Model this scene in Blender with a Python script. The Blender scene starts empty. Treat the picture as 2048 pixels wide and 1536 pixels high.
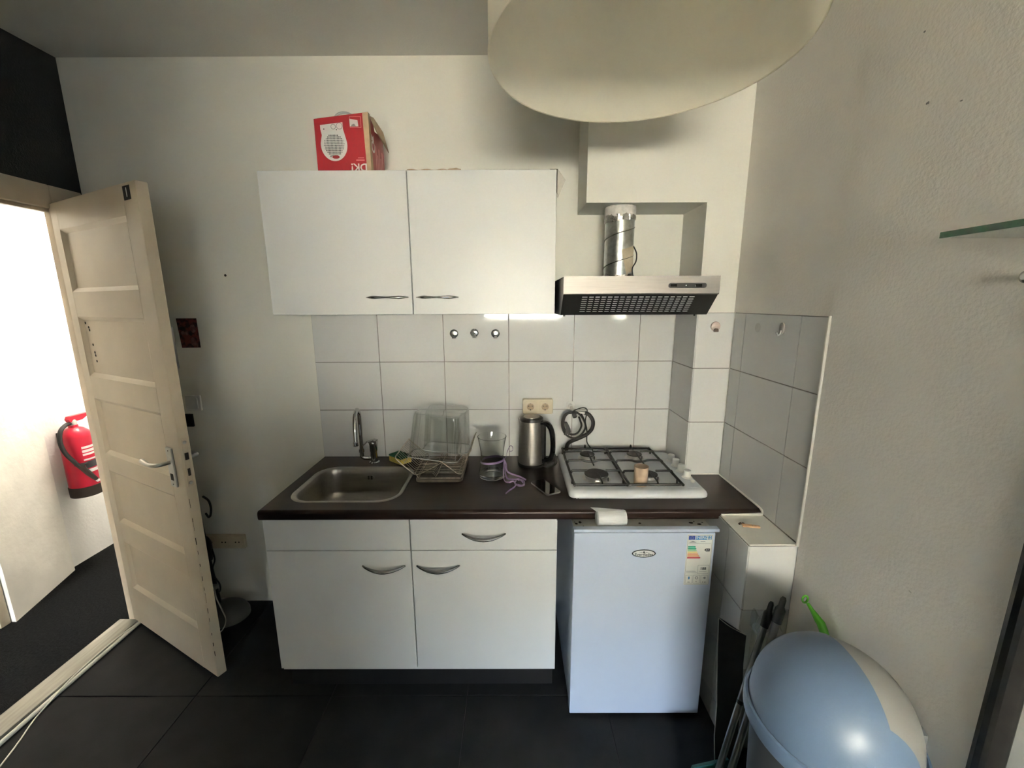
import bpy, bmesh, math, random
from mathutils import Vector, Matrix
random.seed(7)
PI = math.pi
scene = bpy.context.scene
COL = scene.collection

# ------------------------------------------------------------------ camera
cam_data = bpy.data.cameras.new('camera')
cam_data.sensor_fit = 'HORIZONTAL'
cam_data.sensor_width = 36.0
cam_data.lens = 822.80 / 2048 * 36.0
cam_data.clip_start = 0.02
cam = bpy.data.objects.new('camera', cam_data)
COL.objects.link(cam)
_R = Vector((0.99998972, 0.00189028, -0.0041212))
_F = Vector((-0.00264935, 0.98123737, -0.19278539))
_U = Vector((0.00367946, 0.19279433, 0.98123229))
cam.matrix_world = Matrix(((_R.x, _U.x, -_F.x, 0.0), (_R.y, _U.y, -_F.y, -2.1059),
                           (_R.z, _U.z, -_F.z, 1.6987), (0, 0, 0, 1)))
scene.camera = cam

# ------------------------------------------------------------------ world, daylight, exposure
WINS = ((-0.55, 0.94, 1.40, 2.06),)   # openings in the wall behind the camera: x0, x1, z0, z1
REAR = -5.6                              # room face of that wall
world = bpy.data.worlds.new('world')
scene.world = world
world.use_nodes = True
bg = world.node_tree.nodes['Background']
bg.inputs['Color'].default_value = (0.66, 0.82, 1.0, 1)
bg.inputs['Strength'].default_value = 22.0
sun_d = bpy.data.lights.new('sun', 'SUN')
sun_d.energy = 190.0
sun_d.color = (1.0, 0.95, 0.87)
sun_d.angle = math.radians(2)
sun = bpy.data.objects.new('sun', sun_d)
sun.rotation_euler = (math.radians(-42), 0, math.radians(14))   # high behind the house: lights the facade opposite, never the room
COL.objects.link(sun)
for _w in WINS:
    pl = bpy.data.lights.new('window_portal', 'AREA')
    pl.shape = 'RECTANGLE'
    pl.size = _w[1] - _w[0]
    pl.size_y = _w[3] - _w[2]
    pl.cycles.is_portal = True
    po = bpy.data.objects.new('window_portal', pl)
    po.location = ((_w[0] + _w[1]) / 2, REAR - 0.16, (_w[2] + _w[3]) / 2)
    po.rotation_euler = (-PI / 2, 0, PI)
    COL.objects.link(po)
vs = scene.view_settings
vs.view_transform = 'Standard'
vs.look = 'None'
vs.gamma = 1.0
vs.use_curve_mapping = False
vs.exposure = 2.42
scene.cycles.transparent_max_bounces = 32
scene.cycles.transmission_bounces = 14
scene.cycles.max_bounces = 14

# ------------------------------------------------------------------ materials
MATS = {}
def mat(name, col, rough=0.5, metal=0.0, var=0.0, vscale=6.0, bump=0.0, bscale=60.0, spec=0.5,
        trans=0.0, ior=1.45, emis=None, stretch=None, coat=0.0, col2=None, vdetail=4.0, lo=0.35, hi=0.65):
    m = bpy.data.materials.new(name)
    m.use_nodes = True
    nt = m.node_tree
    b = nt.nodes['Principled BSDF']
    b.inputs['Base Color'].default_value = (*col, 1)
    b.inputs['Roughness'].default_value = rough
    b.inputs['Metallic'].default_value = metal
    b.inputs['Specular IOR Level'].default_value = spec
    b.inputs['Transmission Weight'].default_value = trans
    b.inputs['IOR'].default_value = ior
    b.inputs['Coat Weight'].default_value = coat
    if emis:
        b.inputs['Emission Color'].default_value = (*emis[0], 1)
        b.inputs['Emission Strength'].default_value = emis[1]
    tc = nt.nodes.new('ShaderNodeTexCoord')
    vec = tc.outputs['Object']
    if stretch:
        mp = nt.nodes.new('ShaderNodeMapping')
        mp.inputs['Scale'].default_value = stretch
        nt.links.new(vec, mp.inputs['Vector'])
        vec = mp.outputs['Vector']
    if var > 0 or col2:
        n = nt.nodes.new('ShaderNodeTexNoise')
        n.inputs['Scale'].default_value = vscale
        n.inputs['Detail'].default_value = vdetail
        nt.links.new(vec, n.inputs['Vector'])
        cr = nt.nodes.new('ShaderNodeValToRGB')
        c2 = col2 if col2 else tuple(c * (1 - var) for c in col)
        c1 = col if col2 else tuple(min(1, c * (1 + var)) for c in col)
        cr.color_ramp.elements[0].color = (*c2, 1)
        cr.color_ramp.elements[1].color = (*c1, 1)
        cr.color_ramp.elements[0].position = lo
        cr.color_ramp.elements[1].position = hi
        nt.links.new(n.outputs['Fac'], cr.inputs['Fac'])
        nt.links.new(cr.outputs['Color'], b.inputs['Base Color'])
    if bump > 0:
        n2 = nt.nodes.new('ShaderNodeTexNoise')
        n2.inputs['Scale'].default_value = bscale
        n2.inputs['Detail'].default_value = 3
        nt.links.new(vec, n2.inputs['Vector'])
        bp = nt.nodes.new('ShaderNodeBump')
        bp.inputs['Strength'].default_value = bump
        bp.inputs['Distance'].default_value = 0.004
        nt.links.new(n2.outputs['Fac'], bp.inputs['Height'])
        nt.links.new(bp.outputs['Normal'], b.inputs['Normal'])
    MATS[name] = m
    return m

mat('wall_paint', (0.81, 0.79, 0.715), 0.7, var=0.025, vscale=2.0, bump=0.12, bscale=90)
mat('wall_paint_right', (0.84, 0.80, 0.735), 0.75, var=0.03, vscale=2.5, bump=0.35, bscale=110)
mat('ceiling_paint', (0.67, 0.65, 0.60), 0.8, var=0.03, vscale=2.0, bump=0.25, bscale=120)
mat('black_paint', (0.007, 0.007, 0.007), 0.75, bump=0.3, bscale=140)
mat('hall_plaster', (0.74, 0.72, 0.66), 0.85, var=0.06, vscale=5, bump=0.6, bscale=28)
mat('hall_white', (0.80, 0.79, 0.76), 0.8, var=0.03, vscale=5, bump=0.4, bscale=60)
mat('carpet', (0.0065, 0.0065, 0.0065), 1.0, var=0.5, vscale=90, bump=0.9, bscale=260, spec=0.1)
mat('floor_tile', (0.0155, 0.0155, 0.0158), 0.55, var=0.14, vscale=9, bump=0.10, bscale=160, spec=0.14)
mat('floor_grout', (0.006, 0.006, 0.006), 0.9, bump=0.2, bscale=200)
mat('tile_glaze', (0.67, 0.665, 0.645), 0.07, var=0.015, vscale=3, bump=0.018, bscale=7)
mat('grout', (0.24, 0.225, 0.20), 0.9, var=0.1, vscale=30, bump=0.2, bscale=200)
mat('white_bead', (0.78, 0.75, 0.68), 0.55, var=0.05, vscale=20, bump=0.3, bscale=50)
mat('laminate', (0.70, 0.70, 0.685), 0.33, var=0.012, vscale=4, bump=0.02, bscale=120)
mat('laminate_edge', (0.55, 0.53, 0.48), 0.5, var=0.05, vscale=20)
mat('plinth_black', (0.008, 0.008, 0.009), 0.5, var=0.1, vscale=10)
mat('worktop_brown', (0.016, 0.0085, 0.0068), 0.32, spec=0.3, var=0.22, vscale=14, bump=0.03, bscale=90, stretch=(0.25, 2.5, 2.5))
mat('steel_brushed', (0.30, 0.285, 0.265), 0.42, 1.0, var=0.05, vscale=60, bump=0.03, bscale=160, stretch=(0.15, 4, 4))
mat('steel_sink', (0.36, 0.34, 0.31), 0.30, 1.0, var=0.06, vscale=30, bump=0.03, bscale=120, stretch=(0.3, 3, 3))
mat('chrome', (0.62, 0.62, 0.62), 0.07, 1.0, var=0.02, vscale=20)
mat('nickel', (0.36, 0.36, 0.35), 0.24, 1.0, var=0.04, vscale=40, bump=0.02, bscale=200)
mat('zinc', (0.50, 0.52, 0.51), 0.30, 1.0, var=0.12, vscale=60, bump=0.05, bscale=120)
mat('foil', (0.62, 0.60, 0.57), 0.22, 1.0, var=0.1, vscale=40, bump=0.9, bscale=90)
mat('foil_white', (0.66, 0.62, 0.58), 0.6, 0.0, var=0.12, vscale=40, bump=0.5, bscale=60)
mat('tape_beige', (0.50, 0.43, 0.32), 0.6, var=0.08, vscale=30, bump=0.1, bscale=80)
mat('black_plastic', (0.010, 0.010, 0.010), 0.38, var=0.1, vscale=30)
mat('black_gloss', (0.006, 0.006, 0.007), 0.10, var=0.05, vscale=20)
mat('black_rubber', (0.010, 0.010, 0.010), 0.65, var=0.1, vscale=30)
mat('black_enamel', (0.008, 0.008, 0.008), 0.42, var=0.15, vscale=60, bump=0.05, bscale=200)
mat('filter_grey', (0.72, 0.72, 0.69), 0.5, 0.0, var=0.2, vscale=50)
mat('burner_cap', (0.028, 0.027, 0.026), 0.6, var=0.3, vscale=70, bump=0.2, bscale=200)
mat('aluminium', (0.55, 0.54, 0.51), 0.35, 1.0, var=0.08, vscale=60)
mat('white_enamel', (0.70, 0.72, 0.74), 0.14, var=0.012, vscale=8)
mat('white_plastic', (0.68, 0.67, 0.64), 0.32, var=0.02, vscale=20)
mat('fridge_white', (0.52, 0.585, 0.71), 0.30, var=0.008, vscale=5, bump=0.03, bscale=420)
mat('fridge_grey', (0.50, 0.49, 0.46), 0.45, var=0.08, vscale=18)
mat('gasket_grey', (0.20, 0.20, 0.22), 0.6, var=0.05, vscale=40)
mat('rust_dark', (0.02, 0.015, 0.012), 0.8, var=0.3, vscale=80)
mat('door_cream', (0.60, 0.51, 0.385), 0.42, var=0.05, vscale=4, bump=0.06, bscale=30)
mat('trim_cream', (0.55, 0.46, 0.35), 0.42, var=0.06, vscale=6, bump=0.06, bscale=30)
mat('threshold_wood', (0.34, 0.32, 0.26), 0.55, var=0.15, vscale=14, bump=0.1, bscale=60, stretch=(4, 0.4, 1))
mat('cable_white', (0.70, 0.67, 0.58), 0.5, var=0.05, vscale=20)
mat('beige_plastic', (0.58, 0.50, 0.36), 0.35, var=0.03, vscale=20)
mat('glass_clear', (0.97, 0.98, 0.97), 0.02, trans=1.0, ior=1.45, var=0.01, vscale=9)
mat('plastic_clear', (0.95, 0.96, 0.94), 0.05, trans=1.0, ior=1.28, var=0.02, vscale=30, bump=0.03, bscale=30)
mat('plastic_rim_glint', (0.80, 0.81, 0.79), 0.15, trans=0.45, ior=1.4, var=0.05, vscale=30)
mat('steel_hood', (0.215, 0.205, 0.195), 0.5, 1.0, var=0.05, vscale=60, bump=0.03, bscale=160, stretch=(0.15, 4, 4))
mat('tray_clear', (0.16, 0.13, 0.10), 0.35, trans=0.35, ior=1.4, var=0.25, vscale=30, bump=0.1, bscale=60)
mat('glass_green', (0.035, 0.16, 0.085), 0.05, trans=0.55, ior=1.5, var=0.05, vscale=9)
mat('glass_pale', (0.72, 0.82, 0.76), 0.03, trans=0.95, ior=1.5, var=0.02, vscale=9)
mat('wire_metal', (0.50, 0.44, 0.36), 0.32, 1.0, var=0.25, vscale=60)
mat('sponge_yellow', (0.60, 0.43, 0.10), 0.95, var=0.15, vscale=120, bump=0.6, bscale=300)
mat('sponge_green', (0.012, 0.075, 0.035), 0.95, var=0.25, vscale=160, bump=0.6, bscale=400)
mat('ribbon_purple', (0.15, 0.10, 0.19), 0.35, var=0.15, vscale=40)
mat('phone_glass', (0.003, 0.003, 0.004), 0.05, var=0.02, vscale=9)
mat('phone_frame', (0.20, 0.19, 0.18), 0.35, 0.6, var=0.05, vscale=40)
mat('cup_tan', (0.42, 0.31, 0.225), 0.75, var=0.06, vscale=50, bump=0.08, bscale=160)
mat('cup_dark', (0.16, 0.10, 0.065), 0.8, var=0.1, vscale=50)
mat('box_red', (0.27, 0.014, 0.022), 0.38, var=0.05, vscale=8)
mat('cardboard', (0.36, 0.27, 0.175), 0.85, var=0.08, vscale=40, bump=0.1, bscale=120)
mat('print_white', (0.62, 0.62, 0.60), 0.45, var=0.03, vscale=20)
mat('print_grey', (0.22, 0.23, 0.23), 0.5, var=0.03, vscale=20)
mat('print_dark', (0.03, 0.03, 0.035), 0.5, var=0.03, vscale=20)
mat('print_pink', (0.55, 0.20, 0.21), 0.45, var=0.03, vscale=20)
mat('heater_grey', (0.46, 0.46, 0.45), 0.45, var=0.03, vscale=20)
mat('label_paper', (0.70, 0.69, 0.64), 0.4, var=0.03, vscale=20)
mat('label_blue', (0.010, 0.16, 0.42), 0.4, var=0.03, vscale=20)
mat('label_navy', (0.012, 0.03, 0.20), 0.4, var=0.03, vscale=20)
mat('label_green', (0.01, 0.22, 0.13), 0.4, var=0.03, vscale=20)
mat('label_mint', (0.30, 0.55, 0.30), 0.4, var=0.03, vscale=20)
mat('label_yellow', (0.72, 0.60, 0.22), 0.4, var=0.03, vscale=20)
mat('label_orange', (0.70, 0.32, 0.14), 0.4, var=0.03, vscale=20)
mat('label_red', (0.50, 0.04, 0.06), 0.4, var=0.03, vscale=20)
mat('extinguisher_red', (0.44, 0.008, 0.03), 0.28, var=0.03, vscale=8)
mat('brown_rubber', (0.020, 0.012, 0.008), 0.6, var=0.1, vscale=30)
mat('postcard', (0.15, 0.030, 0.026), 0.5, col2=(0.022, 0.004, 0.004), vscale=42, lo=0.42, hi=0.58)
mat('postcard_pale', (0.20, 0.10, 0.085), 0.5, col2=(0.09, 0.03, 0.028), vscale=70)
mat('shade_fabric', (0.90, 0.86, 0.73), 0.8, var=0.02, vscale=20, bump=0.08, bscale=300)
def clear_sheet(name, tint, rough, fac):
    nt = MATS[name].node_tree
    tr_ = nt.nodes.new('ShaderNodeBsdfTransparent')
    tr_.inputs['Color'].default_value = (*tint, 1)
    gl_ = nt.nodes.new('ShaderNodeBsdfGlossy')
    gl_.inputs['Roughness'].default_value = rough
    gl_.inputs['Color'].default_value = (0.95, 0.95, 0.93, 1)
    fr_ = nt.nodes.new('ShaderNodeFresnel')
    fr_.inputs['IOR'].default_value = fac
    mx_ = nt.nodes.new('ShaderNodeMixShader')
    ge_ = nt.nodes.new('ShaderNodeNewGeometry')
    io_ = nt.nodes.new('ShaderNodeMath')                 # the same reflectance seen from either side of the sheet
    io_.operation = 'MULTIPLY_ADD'
    io_.inputs[1].default_value = 1.0 / fac - fac
    io_.inputs[2].default_value = fac
    nt.links.new(ge_.outputs['Backfacing'], io_.inputs[0])
    nt.links.new(io_.outputs['Value'], fr_.inputs['IOR'])
    nt.links.new(fr_.outputs['Fac'], mx_.inputs['Fac'])
    nt.links.new(tr_.outputs['BSDF'], mx_.inputs[1])
    nt.links.new(gl_.outputs['BSDF'], mx_.inputs[2])
    nt.links.new(mx_.outputs['Shader'], nt.nodes['Material Output'].inputs['Surface'])
clear_sheet('plastic_clear', (0.972, 0.974, 0.965), 0.05, 1.6)
_sm = MATS['shade_fabric'].node_tree
_tr = _sm.nodes.new('ShaderNodeBsdfTranslucent')
_tr.inputs['Color'].default_value = (0.95, 0.91, 0.79, 1)
_mx = _sm.nodes.new('ShaderNodeMixShader')
_mx.inputs['Fac'].default_value = 0.54
_sm.links.new(_sm.nodes['Principled BSDF'].outputs['BSDF'], _mx.inputs[1])
_sm.links.new(_tr.outputs['BSDF'], _mx.inputs[2])
_sm.links.new(_mx.outputs['Shader'], _sm.nodes['Material Output'].inputs['Surface'])
mat('bin_blue', (0.115, 0.172, 0.265), 0.36, var=0.03, vscale=6, bump=0.05, bscale=260)
mat('bin_grey', (0.27, 0.265, 0.25), 0.42, var=0.03, vscale=6, bump=0.05, bscale=260)
mat('bin_dark', (0.045, 0.052, 0.06), 0.5, var=0.05, vscale=6)
mat('pole_grey', (0.24, 0.24, 0.23), 0.3, 0.7, var=0.08, vscale=30)
mat('teal_plastic', (0.03, 0.13, 0.115), 0.4, var=0.05, vscale=12)
mat('green_plastic', (0.10, 0.40, 0.03), 0.35, var=0.05, vscale=12)
mat('bag_black', (0.012, 0.011, 0.011), 0.7, var=0.2, vscale=20, bump=0.15, bscale=40)
mat('bag_edge', (0.50, 0.47, 0.42), 0.7, var=0.1, vscale=40)
mat('film_white', (0.72, 0.72, 0.71), 0.35, var=0.05, vscale=30, bump=0.5, bscale=45, stretch=(0.5, 3, 3))
mat('film_clear', (0.8, 0.8, 0.8), 0.15, trans=0.8, ior=1.2, var=0.05, vscale=30, bump=0.4, bscale=60)
clear_sheet('film_clear', (0.90, 0.90, 0.88), 0.2, 1.5)
mat('peg_wood', (0.48, 0.30, 0.17), 0.7, var=0.12, vscale=40)
mat('crumb_brown', (0.10, 0.06, 0.035), 0.9, var=0.3, vscale=60)
mat('frame_black', (0.016, 0.015, 0.014), 0.38, var=0.3, vscale=24, bump=0.08, bscale=60)
mat('mirror_silver', (0.82, 0.83, 0.82), 0.03, 1.0, var=0.01, vscale=4)
mat('vacuum_grey', (0.10, 0.10, 0.09), 0.35, var=0.05, vscale=12)
mat('hook_pink', (0.42, 0.34, 0.31), 0.35, 0.2, var=0.12, vscale=60)
mat('hook_brown', (0.08, 0.06, 0.05), 0.4, 0.3, var=0.1, vscale=60)
mat('glue_grey', (0.50, 0.49, 0.46), 0.5, var=0.05, vscale=30)
mat('suction_grey', (0.26, 0.25, 0.24), 0.4, 0.3, var=0.05, vscale=30)
mat('outside_ground', (0.20, 0.17, 0.12), 0.9, var=0.3, vscale=1.2)
mat('outside_facade', (0.50, 0.46, 0.38), 0.9, var=0.1, vscale=1.0)
mat('window_frame_white', (0.78, 0.77, 0.74), 0.4, var=0.02, vscale=8)

# ------------------------------------------------------------------ mesh helpers
OFF = {}
class G:
    """collects shapes in one bmesh and links them as ONE mesh object"""
    def __init__(self):
        self.bm = bmesh.new()
    def face(self, pts):
        vs_ = [self.bm.verts.new(p) for p in pts]
        return self.bm.faces.new(vs_)
    def box(self, x0, x1, y0, y1, z0, z1, bev=0.0, seg=2):
        v = [self.bm.verts.new((x, y, z)) for x in (x0, x1) for y in (y0, y1) for z in (z0, z1)]
        idx = ((0, 1, 3, 2), (4, 6, 7, 5), (0, 4, 5, 1), (2, 3, 7, 6), (0, 2, 6, 4), (1, 5, 7, 3))
        fs = [self.bm.faces.new([v[i] for i in f]) for f in idx]
        if bev > 0:
            es = list({e for f in fs for e in f.edges})
            bmesh.ops.bevel(self.bm, geom=es, offset=bev, segments=seg, profile=0.5, affect='EDGES')
        return self
    def loft(self, loops, cap0=True, cap1=True, closed=True):
        rows = [[self.bm.verts.new(p) for p in lp] for lp in loops]
        n = len(rows[0])
        for a, b in zip(rows[:-1], rows[1:]):
            for i in range(n if closed else n - 1):
                j = (i + 1) % n
                self.bm.faces.new((a[i], a[j], b[j], b[i]))
        if cap0:
            self.bm.faces.new(rows[0][::-1])
        if cap1:
            self.bm.faces.new(rows[-1])
        return self
    def lathe(self, prof, c=(0, 0, 0), seg=32, cap0=True, cap1=True, axis='z'):
        loops = []
        for r, h in prof:
            lp = []
            for i in range(seg):
                a = 2 * PI * i / seg
                p = (r * math.cos(a), r * math.sin(a), h)
                if axis == 'y':
                    p = (p[0], p[2], p[1])
                elif axis == 'x':
                    p = (p[2], p[0], p[1])
                lp.append((p[0] + c[0], p[1] + c[1], p[2] + c[2]))
            loops.append(lp)
        return self.loft(loops, cap0, cap1)
    def tube(self, pts, r, seg=8, closed=False):
        pts = [Vector(p) for p in pts]
        n = len(pts)
        rr = r if isinstance(r, (list, tuple)) else [r] * n
        tang = []
        for i in range(n):
            a = pts[i - 1] if (i > 0 or closed) else pts[i]
            b = pts[(i + 1) % n] if (i < n - 1 or closed) else pts[i]
            tang.append((b - a).normalized())
        up = Vector((0, 0, 1)) if abs(tang[0].z) < 0.9 else Vector((1, 0, 0))
        u = tang[0].cross(up).normalized()
        loops = []
        for i in range(n):
            t = tang[i]
            u = (u - t * u.dot(t)).normalized()
            w = t.cross(u)
            loops.append([pts[i] + (u * math.cos(2 * PI * k / seg) + w * math.sin(2 * PI * k / seg)) * rr[i]
                          for k in range(seg)])
        if closed:
            loops.append(loops[0])
            return self.loft(loops, False, False)
        return self.loft(loops)
    def strip(self, pts, wdir, w, t=0.0006):
        """ribbon: a thin solid band along pts, wdir(i) gives its width direction"""
        pts = [Vector(p) for p in pts]
        loops = []
        for i, p in enumerate(pts):
            a = pts[max(0, i - 1)]
            b = pts[min(len(pts) - 1, i + 1)]
            tn = (b - a).normalized()
            wd = Vector(wdir(i) if callable(wdir) else wdir)
            wd = (wd - tn * wd.dot(tn)).normalized()
            nn = tn.cross(wd)
            loops.append([p + wd * w / 2 + nn * t, p - wd * w / 2 + nn * t, p - wd * w / 2 - nn * t, p + wd * w / 2 - nn * t])
        return self.loft(loops)
    def prism(self, poly, a, b, axis='y', bev=0.0):
        """extrude a 2D polygon from a to b along axis; poly is given in the two other axes in order"""
        def P(q, h):
            if axis == 'y':
                return (q[0], h, q[1])
            if axis == 'x':
                return (h, q[0], q[1])
            return (q[0], q[1], h)
        before = set(self.bm.faces)
        self.loft([[P(q, a) for q in poly], [P(q, b) for q in poly]])
        if bev > 0:
            es = list({e for f in self.bm.faces if f not in before for e in f.edges})
            bmesh.ops.bevel(self.bm, geom=es, offset=bev, segments=2, profile=0.5, affect='EDGES')
        return self
    def xform(self, M4):
        self.bm.transform(M4)
        return self
    def solidify(self, t):
        bmesh.ops.recalc_face_normals(self.bm, faces=self.bm.faces)
        bmesh.ops.solidify(self.bm, geom=list(self.bm.faces), thickness=t)
        return self
    def mesh(self, name, off=(0, 0, 0), smooth=35):
        bmesh.ops.recalc_face_normals(self.bm, faces=self.bm.faces)
        if off != (0, 0, 0):
            bmesh.ops.translate(self.bm, verts=self.bm.verts, vec=-Vector(off))
        me = bpy.data.meshes.new(name)
        self.bm.to_mesh(me)
        self.bm.free()
        if smooth:
            for p in me.polygons:
                p.use_smooth = True
            me.set_sharp_from_angle(angle=math.radians(smooth))
        return me
    def build(self, name, material, parent=None, loc=None, smooth=35, label=None):
        """parent given: a part, coordinates are the world's unless the parent is rotated (then its own)"""
        off = OFF.get(parent.name, (0, 0, 0)) if parent else (tuple(loc) if loc else (0, 0, 0))
        me = self.mesh(name, off, smooth)
        me.materials.append(MATS[material])
        o = bpy.data.objects.new(name, me)
        COL.objects.link(o)
        if parent:
            o.parent = parent
        elif loc:
            o.location = loc
        OFF[o.name] = off
        if smooth:
            wn = o.modifiers.new('weighted_normals', 'WEIGHTED_NORMAL')
            wn.keep_sharp = True
        if label:
            o['label'] = label
        return o

def thing(name, label, cat, loc=(0, 0, 0), rot=None, group=None):
    o = bpy.data.objects.new(name, None)
    o.empty_display_size = 0.05
    COL.objects.link(o)
    o.location = loc
    if rot:
        o.rotation_euler = rot
    OFF[o.name] = (0, 0, 0) if rot else tuple(loc)
    return tag(o, label, cat, group)
def tag(o, label, cat, group=None):
    o['label'] = label
    o['category'] = cat
    if group:
        o['group'] = group
    return o
def struct(o, label=None):
    o['kind'] = 'structure'
    if label:
        o['label'] = label
    return o
def copy_part(o, parent, loc):
    c = o.copy()
    COL.objects.link(c)
    c.parent = parent
    c.location = loc
    return c
def catmull(pts, n=8, closed=False):
    P = [Vector(p) for p in pts]
    out = []
    m = len(P)
    rng = range(m if closed else m - 1)
    for i in rng:
        if closed:
            p0, p1, p2, p3 = P[i - 1], P[i], P[(i + 1) % m], P[(i + 2) % m]
        else:
            p0, p1, p2, p3 = P[max(i - 1, 0)], P[i], P[i + 1], P[min(i + 2, m - 1)]
        for k in range(n):
            t = k / n
            out.append(0.5 * ((2 * p1) + (p2 - p0) * t + (2 * p0 - 5 * p1 + 4 * p2 - p3) * t * t
                              + (3 * p1 - p0 - 3 * p2 + p3) * t ** 3))
    if not closed:
        out.append(P[-1])
    return out
def rrect(x0, x1, y0, y1, r, z, n=6):
    """rounded rectangle loop in a horizontal plane"""
    out = []
    for cx, cy, a0 in ((x1 - r, y1 - r, 0), (x0 + r, y1 - r, PI / 2), (x0 + r, y0 + r, PI), (x1 - r, y0 + r, 1.5 * PI)):
        for k in range(n + 1):
            a = a0 + PI / 2 * k / n
            out.append((cx + r * math.cos(a), cy + r * math.sin(a), z))
    return out
def rrect_v(x0, x1, z0, z1, r, y, n=5):
    return [(p[0], y, p[1]) for p in rrect(x0, x1, z0, z1, r, 0, n)]
def ellipse2(cx, cy, a, b, n=32):
    return [(cx + a * math.cos(2 * PI * i / n), cy + b * math.sin(2 * PI * i / n)) for i in range(n)]
def text_mesh(txt, size, depth=0.0002, bold=0.0, align='CENTER'):
    """flat lettering as a mesh in its own xy plane"""
    cu = bpy.data.curves.new('lettering', 'FONT')
    cu.body = txt
    cu.size = size
    cu.extrude = depth
    cu.offset = bold
    cu.align_x = align
    cu.align_y = 'CENTER'
    cu.resolution_u = 3
    tmp = bpy.data.objects.new('lettering', cu)
    COL.objects.link(tmp)
    dg = bpy.context.evaluated_depsgraph_get()
    dg.update()
    me = bpy.data.meshes.new_from_object(tmp.evaluated_get(dg))
    bpy.data.objects.remove(tmp)
    bpy.data.curves.remove(cu)
    return me
def lettering(txt, size, material, parent, M4, name='lettering', bold=0.0, sx=1.0):
    me = text_mesh(txt, size, bold=bold)
    me.transform(M4 @ Matrix.Diagonal((sx, 1, 1, 1)))
    off = OFF.get(parent.name, (0, 0, 0))
    me.transform(Matrix.Translation(-Vector(off)))
    me.materials.clear()
    me.materials.append(MATS[material])
    o = bpy.data.objects.new(name, me)
    COL.objects.link(o)
    o.parent = parent
    OFF[o.name] = off
    return o
FRONT = Matrix.Rotation(PI / 2, 4, 'X')      # lettering facing the room (towards -y)

# ================================================================== THE SETTING
XL, XR, ZC = -2.07, 0.9888, 2.80
T = 0.006                                     # tile thickness
XA, YA = 0.8212, -0.2468                      # chimney breast: left face, front face
ROWS = (0.872, 1.1478, 1.4025, 1.6533)

# floor slab and its 60 cm tiles
fl = struct(G().box(XL - 0.02, 1.10, REAR - 0.1, 0.10, -0.08, -0.004).build('floor', 'floor_grout', smooth=0), 'floor of large black tiles')
FX = [-2.045, -1.409, -0.807, -0.206, 0.395, 0.984]
FY = [0.004, -0.590, -1.190, -1.790, -2.390, -2.990, -3.590, -4.190, -4.790, -5.390, REAR]
for i in range(len(FX) - 1):
    for j in range(len(FY) - 1):
        g = 0.0016
        G().box(FX[i] + g, FX[i + 1] - g, FY[j + 1] + g, FY[j] - g, -0.012, 0.0, 0.0012, 1).build('tile', 'floor_tile', fl, smooth=0)

# back wall and its glazed tiles
wb = struct(G().box(XL - 0.12, 1.10, T, 0.14, 0, ZC).build('wall_back', 'wall_paint', smooth=0), 'off-white painted wall behind the kitchenette')
gap = 0.0018
G().box(-1.0223, XA, 0.0035, T, ROWS[0], ROWS[3]).build('grout', 'grout', wb, smooth=0)
TX = [-1.0223 + 0.3335 * i for i in range(6)] + [XA]
for r in range(3):
    for i in range(6):
        G().box(TX[i] + gap, TX[i + 1] - gap, 0.0, T, ROWS[r] + gap, ROWS[r + 1] - gap, 0.0012, 2).build('tile', 'tile_glaze', wb)

# chimney breast with the soffit over the extractor hood, one solid
wc = G()
wc.box(XA + T, XR + 0.1, YA + T, T, 0, 2.1161)
wc.box(0.3142, XR + 0.1, YA + T, T, 2.1161, ZC)
wc = struct(wc.build('wall_column', 'wall_paint', smooth=0), 'painted chimney breast and soffit in the right corner')
G().box(XA + 0.0035, XR, YA + 0.0035, 0.0, ROWS[0], ROWS[3]).build('grout', 'grout', wc, smooth=0)
for r in range(3):
    G().box(XA, XA + T, YA + gap, -gap, ROWS[r] + gap, ROWS[r + 1] - gap, 0.0012, 2).build('tile', 'tile_glaze', wc)
    G().box(XA + T, XR - gap, YA, YA + T, ROWS[r] + gap, ROWS[r + 1] - gap, 0.0012, 2).build('tile', 'tile_glaze', wc)

# right wall
wr = G()
wr.box(XR + T, 1.11, REAR, 0.1, 0, ZC)
wr.box(XR - 0.004, XR + T, REAR, -0.8155, 0, ZC)
wr.box(XR, XR + T, -0.8155, T, ROWS[3] + 0.001, ZC)
wr = struct(wr.build('wall_right', 'wall_paint_right', smooth=0), 'roughly painted off-white wall on the right')
G().box(XR + 0.0035, XR + T, -0.8054, YA, 0.5, ROWS[3]).build('grout', 'grout', wr, smooth=0)
RY = [YA, -0.3359, -0.6778, -0.8054]
for r in range(3):
    for i in range(3):
        G().box(XR, XR + T, RY[i + 1] + gap, RY[i] - gap, ROWS[r] + gap, ROWS[r + 1] - gap, 0.0012, 2).build('tile', 'tile_glaze', wr)
G().tube([(XR - 0.001, -0.8115, z) for z in (0.868, 1.0, 1.2, 1.4, 1.6, 1.656)], [0.0085, 0.0075, 0.008, 0.0075, 0.0085, 0.007], 10).build('edge_bead', 'white_bead', wr)
# scuffs on the plaster
for (y, z, r) in ((-1.02, 2.16, .006), (-1.10, 2.13, .004), (-1.27, 2.12, .007), (-1.36, 2.30, .009), (-0.98, 2.33, .004), (-1.22, 2.15, .004), (-1.20, 0.99, .004)):
    pts = [(XR - 0.0046, y + r * math.cos(a) * random.uniform(.5, 1.2), z + r * .6 * math.sin(a) * random.uniform(.5, 1.2)) for a in [2 * PI * k / 9 for k in range(9)]]
    G().loft([pts, [(p[0] + 0.001, p[1], p[2]) for p in pts]]).build('scuff', 'suction_grey' if z > 1 else 'white_bead', wr)

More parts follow.
